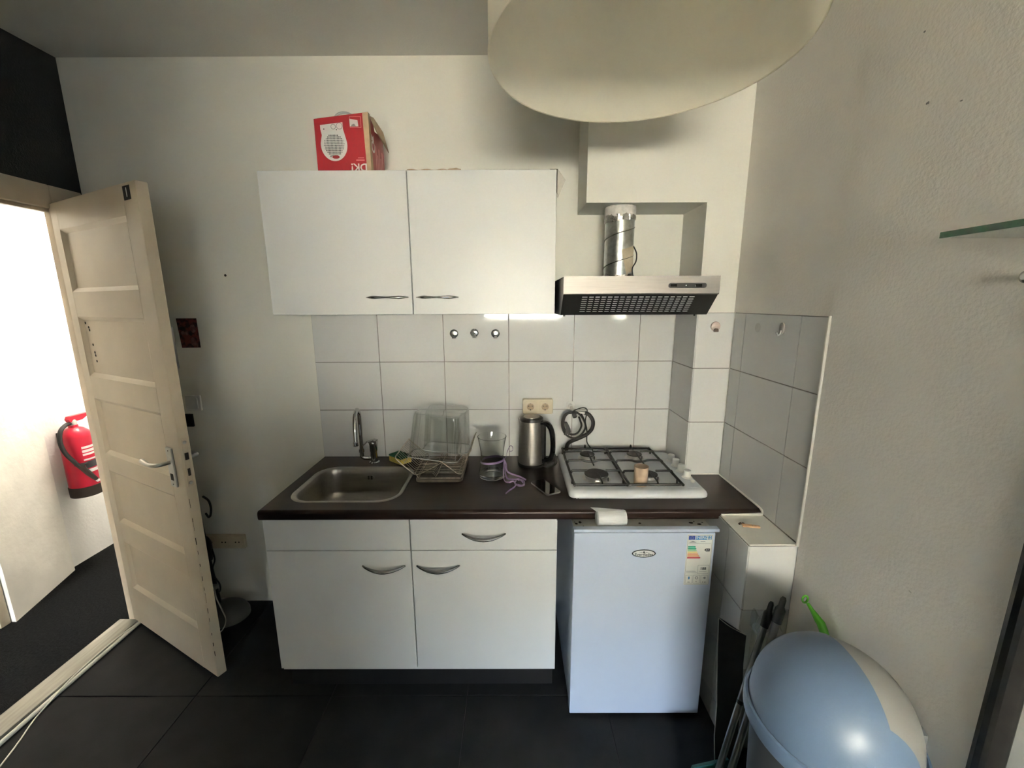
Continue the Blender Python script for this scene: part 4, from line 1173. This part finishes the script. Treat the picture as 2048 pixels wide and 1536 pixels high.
prt(ellipse2(hx_ + .004, 2.2790, .0150, .0065, 20), 'box_red', 'foot_picture', 2)
prt(ellipse2(hx_ - .016, 2.2815, .0035, .0035, 10), 'print_grey', 'mark_picture', 2)
gp = G()
for rI in range(15):
    z = hz_ + .042 - rI * .0062
    half = math.sqrt(max(0, .0420 ** 2 - (z - hz_) ** 2))
    for c in range(-8, 9):
        x = hx_ + c * .0056 + .0055 * math.sin((z - hz_) * 34)
        if abs(x - hx_) < half - .0012:
            w = .0019 if abs(c) < 6 else .0012
            poly = [(x - w, z - .0021), (x + w, z - .0016), (x + w, z + .0021), (x - w, z + .0016)]
            gp.prism(poly, by0 - .0005, by0 - .00072)
gp.build('grille_picture', 'print_dark', fpn, smooth=0)
prt(rc(bx0 + .142, bx0 + .187, 2.3860, 2.4265), 'print_pink', 'inset_picture')
prt(rc(bx0 + .1435, bx0 + .1855, 2.3875, 2.4250), 'box_red', 'inset_picture', 2)
prt([(bx0 + .142, 2.3905), (bx0 + .176, 2.3905), (bx0 + .174, 2.4130), (bx0 + .142, 2.4180)], 'print_white', 'inset_picture', 3)
prt([(bx0 + .147, 2.3910), (bx0 + .166, 2.3910), (bx0 + .160, 2.4000), (bx0 + .150, 2.3970)], 'print_grey', 'inset_picture', 4)
UPSIDE = Matrix.Rotation(PI, 4, 'Z')
lettering('DK!', 0.040, 'print_white', fpn, Matrix.Translation((bx0 + .168, by0 - .0006, 2.2415)) @ FRONT @ UPSIDE, bold=0.0008)
prt(rc(bx0 + .158, bx0 + .192, 2.2655, 2.2690), 'print_pink', 'small_print')
prt(rc(bx0 + .166, bx0 + .190, 2.2745, 2.2765), 'print_pink', 'small_print')
sd = [o for o in bx.children if o.name.startswith('side_panel')][-1]
for (y, z, r0, m, lev) in ((-0.262, 2.3300, .020, 'print_white', 1), (-0.262, 2.3300, .0125, 'box_red', 2)):
    G().prism([(y + (p[0]) * 1.0, z + p[1]) for p in ellipse2(0, 0, r0, r0 * 1.1, 20)], bx1 + .0004 * lev, bx1 + .0004 * (lev + .9), axis='x').build('ring_print', m, sd, smooth=0)
G().prism([(-.278, 2.352), (-.250, 2.352), (-.252, 2.376), (-.262, 2.366), (-.276, 2.374)], bx1 + .0004, bx1 + .0008, axis='x').build('letter_print', 'print_white', sd, smooth=0)
for k in range(5):
    G().prism(rc(-.235 + k * .021, -.225 + k * .021, 2.245, 2.345 - (k % 2) * .03), bx1 + .0004, bx1 + .0008, axis='x').build('text_column', 'print_pink', sd, smooth=0)

tag(G().prism([(-0.560, 2.2196), (-0.548, 2.2196), (-0.5505, 2.243), (-0.553, 2.244)], -0.250, -0.244).build('dark_offcut', 'black_plastic', loc=(-0.554, -0.247, 2.2196)), 'thin black pointed offcut standing beside the red carton', 'offcut')
cs = []
for k in range(25):
    x = -0.420 + .215 * k / 24
    cs.append((x, 2.2232 + .0018 * math.sin(k * .9) + (.004 if k in (19, 20, 21, 22) else 0)))
cbs = G().loft([[(x, -0.334, 2.2197) for x, z in cs], [(x, -0.334, z) for x, z in cs], [(x, -0.10, z) for x, z in cs], [(x, -0.10, 2.2197) for x, z in cs]], False, False, closed=False)
cbs.solidify(.0012)
tag(cbs.build('cardboard_sheet', 'cardboard', loc=(-0.31, -0.2, 2.2197)), 'wavy brown cardboard sheet lying on the right wall cabinet', 'cardboard')
pf = G()
pf.prism([(0.150, 2.2199), (0.179, 2.2199), (0.183, 2.2190), (0.2125, 2.1800), (0.1835, 2.1150), (0.1800, 2.1150), (0.1800, 2.2212), (0.150, 2.2212)], -0.338, -0.336)
pf.box(0.150, 0.180, -0.336, -0.12, 2.2199, 2.2212)
tag(pf.build('cardboard_flap', 'bag_edge', loc=(0.185, -0.2, 2.2205)), 'pale cardboard flap folded over the right end of the wall cabinets', 'cardboard')

# ================================================================== WALL THINGS BEHIND THE DOOR
pcd = thing('postcard', 'small dark red picture card stuck to the wall beside the door', 'picture', (-1.658, 0, 1.555))
wyf = T
card = G().prism([(-1.712, 1.630), (-1.608, 1.630), (-1.607, 1.481), (-1.703, 1.480)], wyf - .0012, wyf - .0002).build('card', 'postcard', pcd, smooth=0)
for cx, cz, a, b_, m in ((-1.632, 1.578, .014, .022, 'postcard_pale'), (-1.667, 1.556, .008, .012, 'postcard_pale'), (-1.686, 1.556, .010, .010, 'postcard_pale'), (-1.640, 1.512, .014, .022, 'postcard_pale'), (-1.685, 1.580, .013, .009, 'rust_dark'), (-1.648, 1.552, .009, .010, 'rust_dark'), (-1.625, 1.495, .008, .012, 'postcard_pale')):
    G().prism([(cx + p[0], cz + p[1]) for p in ellipse2(0, 0, a, b_, 14)], wyf - .0017, wyf - .0012).build('print_patch', m, card, smooth=0)
ic = G().loft([rrect_v(-1.80 + i, -1.733 - i, 1.372 + i, 1.590 - i, .008, y) for i, y in ((0, wyf - .0003), (0, wyf - .022), (.003, wyf - .027))])
tag(ic.build('intercom', 'white_plastic', loc=(-1.766, wyf, 1.48)), 'white wall intercom half hidden behind the open door', 'intercom')
sw_ = thing('light_switch', 'cream light switch on the wall behind the open door', 'switch', (-1.687, wyf, 1.190))
G().loft([rrect_v(-1.727 + i, -1.645 - i, 1.148 + i, 1.230 - i, .006, y) for i, y in ((0, wyf - .0003), (0, wyf - .007), (.002, wyf - .009))]).build('plate', 'white_plastic', sw_)
G().loft([rrect_v(-1.715 + i, -1.660 - i, 1.160 + i, 1.218 - i, .006, y) for i, y in ((0, wyf - .0085), (0, wyf - .012), (.002, wyf - .0135))]).build('rocker', 'white_plastic', sw_)
sb_ = thing('wall_socket', 'beige socket strip low on the dark wall behind the door', 'socket', (-1.62, wyf, .387))
sbp = G().loft([rrect_v(-1.745 + i, -1.512 - i, .347 + i, .428 - i, .006, y) for i, y in ((0, wyf - .0003), (0, wyf - .014), (.003, wyf - .018))]).build('plate', 'beige_plastic', sb_)
for x in (-1.705, -1.628, -1.552):
    q = G().loft([rrect_v(x - .030, x + .030, .358, .417, .004, y) for y in (wyf - .0178, wyf - .0195)]).build('socket_insert', 'beige_plastic', sb_)
    for dx in (-.0095, .0095):
        G().lathe([(.0042, wyf - .0193), (.0042, wyf - .0202)], (x + dx, 0, .388), 10, axis='y').build('socket_hole', 'rust_dark', q)
tag(G().lathe([(.0065, wyf - .003), (.004, wyf - .0003)], (-1.429, 0, 1.840), 7, axis='y').xform(Matrix.Identity(4)).build('wall_plug', 'rust_dark', loc=(-1.429, wyf, 1.84)), 'tiny dark wall plug hole on the back wall left of the cabinets', 'wall plug')
tag(G().box(-1.775, -1.700, wyf - .012, wyf - .0003, 1.060, 1.130, .003).build('key_holder', 'black_plastic', loc=(-1.737, wyf, 1.095)), 'small black holder on the wall below the light switch', 'holder')

# vacuum cleaner behind the door
vq = thing('stick_vacuum', 'dark stick vacuum with grey rounded base behind the open door', 'vacuum', (-1.60, -0.13, 0))
loops = []
for z, s in ((.002, .90), (.012, 1.0), (.035, 1.0), (.060, .88), (.080, .62), (.090, .30)):
    loops.append([(-1.590 + .125 * s * math.cos(a), -0.125 + .095 * s * math.sin(a), z) for a in [2 * PI * k / 28 for k in range(28)]])
G().loft(loops).build('base', 'vacuum_grey', vq)
G().tube([(-1.630, -0.120, .07), (-1.655, -0.105, .26), (-1.690, -0.085, .62), (-1.705, -0.070, .86)], [.020, .018, .014, .012], 12).build('wand', 'black_plastic', vq)
G().lathe([(.030, .0), (.036, .03), (.036, .10), (.024, .13)], (-1.662, -0.110, .34), 18).build('motor', 'black_plastic', vq)
G().tube(catmull([(-1.645, -0.085, .70), (-1.600, -0.110, .690), (-1.585, -0.120, .655), (-1.592, -0.120, .615), (-1.620, -0.100, .590), (-1.648, -0.080, .600)], 6), .0055, 8).build('cable_loop', 'black_rubber', vq)
G().tube(catmull([(-1.630, -0.10, .40), (-1.600, -0.13, .36), (-1.612, -0.14, .31), (-1.598, -0.15, .27), (-1.578, -0.15, .225), (-1.580, -0.15, .19), (-1.605, -0.13, .16)], 6), .0040, 8).build('cable', 'black_rubber', vq)
G().box(-1.625, -1.585, -0.165, -0.140, .205, .222, .003).build('clip', 'aluminium', vq)
tag(G().tube(catmull([(-1.605, -0.155, .21), (-1.592, -0.170, .16), (-1.560, -0.185, .10), (-1.535, -0.200, .05), (-1.540, -0.225, .012), (-1.560, -0.250, .0045), (-1.610, -0.262, .0042)], 7), .0032, 8).build('white_cable', 'cable_white', loc=(-1.57, -0.2, 0)), 'thin white cable looping down to the floor behind the door', 'cable')

# ================================================================== CABLES ALONG THE THRESHOLD
tag(G().tube(catmull([(-2.030, -0.160, .010), (-2.026, -0.35, .010), (-2.024, -0.6, .010), (-2.020, -0.8, .010), (-2.018, -1.1, .010)], 5), .0092, 10).build('cable_pipe', 'cable_white', loc=(-2.024, -0.6, 0)), 'round cream cable pipe lying along the threshold', 'cable')
tag(G().tube(catmull([(-2.010, -0.165, .0225), (-2.036, -0.27, .021), (-2.040, -0.36, .020), (-2.036, -0.45, .021), (-2.024, -0.54, .0225), (-2.013, -0.62, .012), (-2.000, -0.70, .0035), (-1.955, -0.80, .0035), (-1.90, -0.95, .0035)], 7), .0030, 8).build('thin_cable', 'cable_white', loc=(-2.0, -0.6, 0)), 'thin cream cable wandering over the cable pipe at the threshold', 'cable')

# ================================================================== HALL: FIRE EXTINGUISHER
xw = -2.905
ex = thing('fire_extinguisher', 'red fire extinguisher hanging on the hall wall', 'fire extinguisher', (-2.805, 0.41, .48))
ec = (-2.805, 0.410)
G().lathe([(.070, .535), (.078, .550), (.078, .870), (.070, .900), (.045, .925), (.024, .935), (.022, .950)], (*ec, 0), 36).build('cylinder', 'extinguisher_red', ex)
G().lathe([(.060, .478), (.080, .482), (.0815, .545), (.079, .548)], (*ec, 0), 36).build('foot_ring', 'brown_rubber', ex)
G().lathe([(.020, .948), (.020, .975), (.014, .985)], (*ec, 0), 18).build('valve', 'aluminium', ex)
G().loft([[(ec[0] + dx, ec[1] + dy, z) for dx, dy in ((-.014, -w0), (.014, -w0), (.014, w1), (-.014, w1))] for z, w0, w1 in ((.972, .022, .05), (.990, .030, .085), (1.008, .020, .10))]).build('squeeze_grip', 'extinguisher_red', ex)
G().tube(catmull([(ec[0], ec[1] - .015, .962), (ec[0] + .01, ec[1] - .050, .962), (ec[0] + .02, ec[1] - .095, .935), (ec[0] + .03, ec[1] - .118, .870), (ec[0] + .04, ec[1] - .112, .800), (ec[0] + .055, ec[1] - .085, .730), (ec[0] + .066, ec[1] - .062, .680)], 7), .0115, 12).build('hose', 'black_rubber', ex)
G().tube([(ec[0] + .064, ec[1] - .066, .700), (ec[0] + .078, ec[1] - .040, .640), (ec[0] + .090, ec[1] - .010, .585)], [.016, .0155, .011], 12).build('nozzle', 'brown_rubber', ex)
G().tube([(ec[0] + .090, ec[1] - .010, .585), (ec[0] + .093, ec[1] - .002, .572)], .0105, 12).build('nozzle_tip', 'white_plastic', ex)
G().box(ec[0] + .04, ec[0] + .085, ec[1] - .080, ec[1] - .030, .700, .712, .003).build('hose_clip', 'black_plastic', ex)
lbl = G()
def cyl_patch(a0, a1, z0, z1, r=.0785, n=8):
    lo_ = [(ec[0] + r * math.cos(a0 + (a1 - a0) * k / n), ec[1] + r * math.sin(a0 + (a1 - a0) * k / n), z0) for k in range(n + 1)]
    return G().loft([lo_, [(p[0], p[1], z1) for p in lo_]], False, False, closed=False).solidify(.0004)
for a0, a1, z0, z1, m in ((-.55, .6, .800, .815, 'print_white'), (-.55, .3, .775, .792, 'print_white'), (-.55, .45, .755, .768, 'print_white'), (-.55, .6, .722, .732, 'print_white'), (-.50, .5, .670, .715, 'print_dark'), (-.55, .6, .640, .662, 'print_white')):
    cyl_patch(a0, a1, z0, z1).build('label_print', m, ex)
G().box(xw - .002, ec[0] - .070, ec[1] - .02, ec[1] + .02, .84, .90, .002).build('bracket', 'black_plastic', ex)

# hall lamp, hanging in the hall out of sight beside the doorway
hl_ = (-2.46, 0.80)
lp_ = thing('hall_lamp', 'round white glass globe lamp hanging in the hall', 'lamp', (hl_[0], hl_[1], ZC))
G().lathe([(.05, ZC - .0005), (.05, ZC - .02), (.02, ZC - .03)], (*hl_, 0), 24).build('ceiling_rose', 'white_plastic', lp_)
G().tube([(hl_[0], hl_[1], ZC - .03), (hl_[0], hl_[1], 2.45)], .004, 8).build('cord', 'cable_white', lp_)
mat('lamp_glow', (0.9, 0.88, 0.82), 0.4, emis=((1.0, 0.93, 0.83), 47.0), var=0.01)
G().lathe([(.03, 2.455), (.075, 2.43), (.10, 2.36), (.085, 2.30), (.05, 2.27), (.01, 2.262)], (*hl_, 0), 32).build('globe', 'lamp_glow', lp_)

# ================================================================== PENDANT LAMP
ps = (0.3082, -0.9933, 2.2752)
pn = thing('pendant_lamp', 'large cream drum lampshade hanging from the ceiling', 'lamp', ps)
R0, R1, SH = 0.3634, 0.3634, 0.37
sg_ = G().lathe([(R0, ps[2]), (R0 + .0005, ps[2] + .01), (R1, ps[2] + SH)], (ps[0], ps[1], 0), 96, False, False)
sg_.bm.verts.ensure_lookup_table()
sh_ = sg_.build('shade', 'shade_fabric', pn)
G().tube([(ps[0] + R0 * math.cos(a), ps[1] + R0 * math.sin(a), ps[2]) for a in [2 * PI * k / 96 for k in range(96)]], .0022, 6, True).build('rim', 'shade_fabric', sh_)
sp3 = G()
for k in range(3):
    a = 2 * PI * k / 3 + .4
    sp3.tube([(ps[0] + .02 * math.cos(a), ps[1] + .02 * math.sin(a), ps[2] + SH - .03), (ps[0] + (R1 - .002) * math.cos(a), ps[1] + (R1 - .002) * math.sin(a), ps[2] + SH - .004)], .0022, 6)
sp3.build('spider', 'white_plastic', pn)
G().lathe([(.020, ps[2] + SH - .10), (.022, ps[2] + SH - .02), (.012, ps[2] + SH)], (ps[0], ps[1], 0), 20).build('lamp_holder', 'white_plastic', pn)
G().lathe([(.006, ps[2] + SH - .205), (.024, ps[2] + SH - .190), (.030, ps[2] + SH - .165), (.024, ps[2] + SH - .135), (.014, ps[2] + SH - .10)], (ps[0], ps[1], 0), 20).build('bulb', 'white_plastic', pn)
G().tube([(ps[0], ps[1], ps[2] + SH), (ps[0], ps[1], ZC - .03)], .003, 8).build('cord', 'cable_white', pn)
G().lathe([(.012, ZC - .04), (.045, ZC - .02), (.05, ZC - .0005)], (ps[0], ps[1], 0), 24).build('ceiling_rose', 'white_plastic', pn)

# ================================================================== RUBBISH BIN
bc = (0.793, -1.250)
BR, BRIM = 0.188, 0.675
rbn = thing('rubbish_bin', 'round rubbish bin with blue-grey domed lid against the right wall', 'bin', (*bc, 0))
G().lathe([(.130, .001), (.138, .006), (.150, .20), (.166, .60), (.168, BRIM - .02), (.164, BRIM - .02), (.134, .012), (.004, .010)], (*bc, 0), 56).build('body', 'bin_dark', rbn)
G().lathe([(.166, BRIM - .045), (BR - .004, BRIM - .043), (BR, BRIM - .036), (BR, BRIM - .012), (BR - .004, BRIM - .003), (BR - .009, BRIM), (BR - .013, BRIM - .003), (BR - .016, BRIM - .010), (.160, BRIM - .012)], (*bc, 0), 64, False, False).build('lid_rim', 'bin_blue', rbn)
# dome, split in a blue shell and a pale grey flap along a slanting plane
DOME_H, DR = 0.192, BR - .014
def dome(u, v, r=0.0):
    """u: azimuth, v: 0 rim .. 1 top"""
    a = v * PI / 2
    c = math.cos(a) ** 0.85
    s = math.sin(a) ** 0.95
    return ((DR + r) * c * math.cos(u), (DR + r) * c * math.sin(u), BRIM - .012 + (DOME_H + r) * s)
SPX, SPY = 0.024, -0.128                     # the flap lies beyond these two cuts
def dome_part(keep_flap, r):
    g = G()
    nu, nv = 72, 20
    rows = [[g.bm.verts.new(dome(2 * PI * i / nu, j / nv if j < nv else .9999, r)) for i in range(nu)] for j in range(nv + 1)]
    for j in range(nv):
        for i in range(nu):
            k = (i + 1) % nu
            g.bm.faces.new((rows[j][i], rows[j][k], rows[j + 1][k], rows[j + 1][i]))
    for co, no in (((SPX, 0, 0), (1, -.10, 0)), ((0, SPY, 0), (.35, 1, 0))):
        bmesh.ops.bisect_plane(g.bm, geom=list(g.bm.verts) + list(g.bm.edges) + list(g.bm.faces), plane_co=co, plane_no=no)
    dead = []
    for f in g.bm.faces:
        c = f.calc_center_median()
        flap = (c.x - SPX - .10 * c.y > 0) and (c.y - SPY + .35 * c.x > 0)
        if flap != keep_flap:
            dead.append(f)
    bmesh.ops.delete(g.bm, geom=dead, context='FACES')
    g.solidify(-.003)
    g.xform(Matrix.Translation((bc[0], bc[1], 0)))
    return g
dome_part(False, 0.0).build('lid_shell', 'bin_blue', rbn, smooth=50, label='blue-grey dome')
dome_part(True, -.004).build('lid_flap', 'bin_grey', rbn, smooth=50, label='pale grey flap')
hg = G().box(bc[0] + BR - .022, bc[0] + BR - .004, bc[1] - .016, bc[1] + .016, BRIM - .01, BRIM + .035, .005)
hg.xform(Matrix.Translation((bc[0], bc[1], 0)) @ Matrix.Rotation(math.radians(-20), 4, 'Z') @ Matrix.Translation((-bc[0], -bc[1], 0)))
hg.build('hinge', 'bin_grey', rbn)

# ================================================================== BROOM AND DUSTPAN
def pole(label, name, a, b, r, capl):
    A, B = Vector(a), Vector(b)
    d = (B - A).normalized()
    t = thing(name, label, 'broom' if name == 'broom' else 'dustpan', (A.x, A.y, 0), None)
    G().tube([A, B - d * capl], r, 14).build('pole', 'pole_grey', t)
    c0 = B - d * (capl + .004)
    G().tube([c0, c0 + d * (capl * .55), c0 + d * (capl * .68), c0 + d * capl * .95, B], [r * 1.25, r * 1.35, r * .8, r * .75, r * .45], 14).build('hanging_end', 'black_plastic', t)
    G().tube([A + (B - A) * .45, A + (B - A) * .45 + d * .012], r * 1.06, 14).build('joint', 'black_plastic', t)
    return t
t = pole('dustpan on a long grey pole leaning in the corner, pole with the narrow loop end', 'long_handled_dustpan', (.683, -.985, .075), (.872, -.882, .705), .0105, .085)
dp = G().loft([[(.600, -1.075, .002), (.800, -1.035, .002), (.800, -1.035, .006), (.600, -1.075, .006)], [(.585, -1.005, .002), (.785, -.965, .002), (.785, -.965, .010), (.585, -1.005, .010)], [(.590, -.965, .03), (.775, -.930, .03), (.775, -.940, .05), (.590, -.975, .05)], [(.615, -.960, .125), (.750, -.935, .125), (.750, -.947, .130), (.615, -.972, .130)]])
dp.build('pan', 'teal_plastic', t)
t = pole('broom with a grey pole leaning in the corner, pole with the rounded black end', 'broom', (.712, -1.012, .13), (.900, -.897, .735), .0115, .085)
for _o in t.children:
    pass
G().loft([rrect(.644, .799, -1.044, -.997, .01, z, 3) for z in (.085, .115, .135)]).build('brush_head', 'teal_plastic', t)
br_ = G()
for k in range(14):
    for j in range(3):
        x, y = .652 + k * .0105, -1.036 + j * .0155
        br_.tube([(x, y, .086), (x + random.uniform(-.006, .006), y + random.uniform(-.004, .004), .012)], [.0045, .0055], 5)
bo = br_.build('bristles', 'black_rubber', t)

# black carrier bag with pale cut edges
bg_ = thing('carrier_bag', 'black stiff paper bag with pale edges standing between fridge and bin', 'bag', (.76, -.88, 0))
topc = [(.712, -.857, .622), (.806, -.872, .565), (.812, -.826, .480), (.760, -.822, .500)]
botc = [(.752, -.862, .003), (.822, -.880, .003), (.824, -.830, .003), (.780, -.826, .003)]
bgm = G()
rows = []
for k in range(6):
    f_ = k / 5
    rows.append([tuple(Vector(botc[i]).lerp(Vector(topc[i]), f_) + (Vector((0, 0, 0)) if k in (0, 5) else Vector((random.uniform(-.004, .004), random.uniform(-.004, .004), 0)))) for i in range(4)])
bgm.loft(rows, True, False)
bgm.solidify(.0015)
bgm.build('paper', 'bag_black', bg_, smooth=0)
ed = G()
ed.tube([rows[k][0] for k in range(6)], .0018, 5)
ed.tube(catmull([topc[0], Vector(topc[0]).lerp(Vector(topc[1]), .4) + Vector((0, 0, -.006)), topc[1]], 4), .0018, 5)
ed.build('torn_edge', 'bag_edge', bg_)
pb = G()
for lpth in ([(.832, -.86, .58), (.828, -.865, .63), (.832, -.868, .652), (.84, -.868, .640), (.845, -.866, .60), (.84, -.86, .57)], [(.845, -.865, .575), (.86, -.868, .625), (.88, -.868, .640), (.905, -.868, .625), (.92, -.87, .590)], [(.845, -.875, .57), (.86, -.880, .60), (.88, -.88, .605), (.90, -.878, .58)]):
    pb.strip(catmull(lpth, 6), (0, 1, .3), .03, .0008)
pb.loft([[(.880 + .045 * math.cos(a), -.852 + .018 * math.sin(a), z) for a in [2 * PI * k / 12 for k in range(12)]] for z in (.003, .2, .42, .50, .57, .585)], True, True)
tag(pb.build('plastic_bag', 'film_clear', loc=(.88, -.852, .003)), 'crumpled clear plastic bag stuffed behind the broom poles', 'bag')

# green hand brush behind the bin
gb = thing('green_brush', 'bright green long-handled brush standing behind the bin', 'brush', (.93, -1.0, 0))
P0, P1 = Vector((.934, -.930, .768)), Vector((.962, -1.055, .05))
dd2 = (Vector((.960, -.998, .705)) - P0).normalized()
ring = [P0 + dd2 * .012 + Vector((.0085 * math.cos(a), 0, .0125 * math.sin(a))) for a in [2 * PI * k / 16 for k in range(16)]]
G().tube(ring, .0034, 8, True).build('hanging_loop', 'green_plastic', gb)
st2 = P0 + dd2 * .023
G().tube(catmull([st2, st2 + dd2 * .02, st2 + dd2 * .05, Vector((.960, -.998, .700)), Vector((.966, -1.040, .60)), Vector((.962, -1.056, .35)), Vector((.950, -1.056, .12))], 2), [.0045, .0055, .0065, .009, .0115, .0125, .0125, .0115, .0100, .009, .009, .009, .010], 12).build('handle', 'green_plastic', gb)
G().box(.915, .975, -1.074, -1.038, .045, .135, .006).build('brush_head', 'green_plastic', gb)
G().box(.918, .972, -1.072, -1.040, .002, .048, .003).build('bristles', 'film_white', gb)

# clothes peg and crumbs on the step
cpg = thing('clothes_peg', 'small wooden clothes peg lying on the tiled step', 'clothes peg', (.892, -.690, .869), (0, 0, math.radians(-14)))
for s in (-1, 1):
    G().loft([[(-.030, s * .0045 + s * .003, .0005), (-.030, s * .0015 + s * .003, .0005), (-.030, s * .0015 + s * .003, .0075), (-.030, s * .0045 + s * .003, .0075)], [(.030, s * .0045, .0005), (.030, s * .0008, .0005), (.030, s * .0008, .0075), (.030, s * .0045, .0075)]]).build('jaw', 'peg_wood', cpg)
G().tube([(.004, .005 * math.cos(a), .005 + .0045 * math.sin(a)) for a in [2 * PI * k / 14 for k in range(14)]], .0010, 6, True).build('spring', 'nickel', cpg)
cr = G()
for k in range(9):
    x, y = .868 + random.uniform(-.009, .009), -.668 + random.uniform(-.007, .007)
    cr.lathe([(.003, .869), (.0038, .8715), (.002, .874)], (x, y, 0), 6)
tag(cr.build('crumbs', 'crumb_brown', loc=(.868, -.668, .869)), 'little pile of brown dirt behind the clothes peg', 'dirt')

# ================================================================== RIGHT WALL: GLASS SHELF, KNOB, MIRROR
XP = XR - 0.004
gs = thing('glass_shelf', 'green-edged glass shelf jutting from the right wall', 'shelf', (XP, -1.55, 1.82))
sx0 = 0.806
G().box(sx0 + .006, XP - .0005, -1.85, -1.294, 1.8150, 1.8265).build('pane', 'glass_pale', gs, smooth=0)
ge = G()
ge.box(sx0, sx0 + .006, -1.85, -1.288, 1.8150, 1.8265, .001)
ge.build('edge', 'glass_green', gs)
for y in (-1.40, -1.75):
    G().lathe([(.010, 0), (.010, .02), (.006, .03)], (XP - .0308, y, 1.804), 14, axis='x').build('bracket', 'nickel', gs)
kn = G().lathe([(.0115, 0), (.0115, -.004), (.006, -.006), (.006, -.018), (.0105, -.021), (.0115, -.027), (.006, -.031)], (XP - .0003, -1.312, 1.7435), 20, axis='x')
tag(kn.build('wall_peg', 'nickel', loc=(XP, -1.312, 1.7435)), 'small dark metal peg on the right wall under the glass shelf', 'peg')
mr = thing('mirror', 'tall mirror in a black moulded frame on the right wall', 'mirror', (XP, -1.70, .15))
my0, my1, mz0, mz1 = -2.00, -1.393, 0.12, 1.70
prof = [(0, 0), (.012, 0), (.016, .010), (.012, .020), (.022, .026), (.022, .036), (.012, .048), (.006, .052), (0, .052)]
for nm, seg in (('side', 0), ('side', 1), ('rail', 2), ('rail', 3)):
    lo_, hi_ = [], []
    for h, w in prof:
        x = XP - .0004 - h
        if seg == 0:
            lo_.append((x, my1 - w, mz0 + w)); hi_.append((x, my1 - w, mz1 - w))
        elif seg == 1:
            lo_.append((x, my0 + w, mz0 + w)); hi_.append((x, my0 + w, mz1 - w))
        elif seg == 2:
            lo_.append((x, my0 + w, mz0 + w)); hi_.append((x, my1 - w, mz0 + w))
        else:
            lo_.append((x, my0 + w, mz1 - w)); hi_.append((x, my1 - w, mz1 - w))
    G().loft([lo_, hi_]).build('frame_' + nm, 'frame_black', mr)
G().box(XP - .0045, XP - .0006, my0 + .05, my1 - .05, mz0 + .05, mz1 - .05).build('glass', 'mirror_silver', mr, smooth=0)
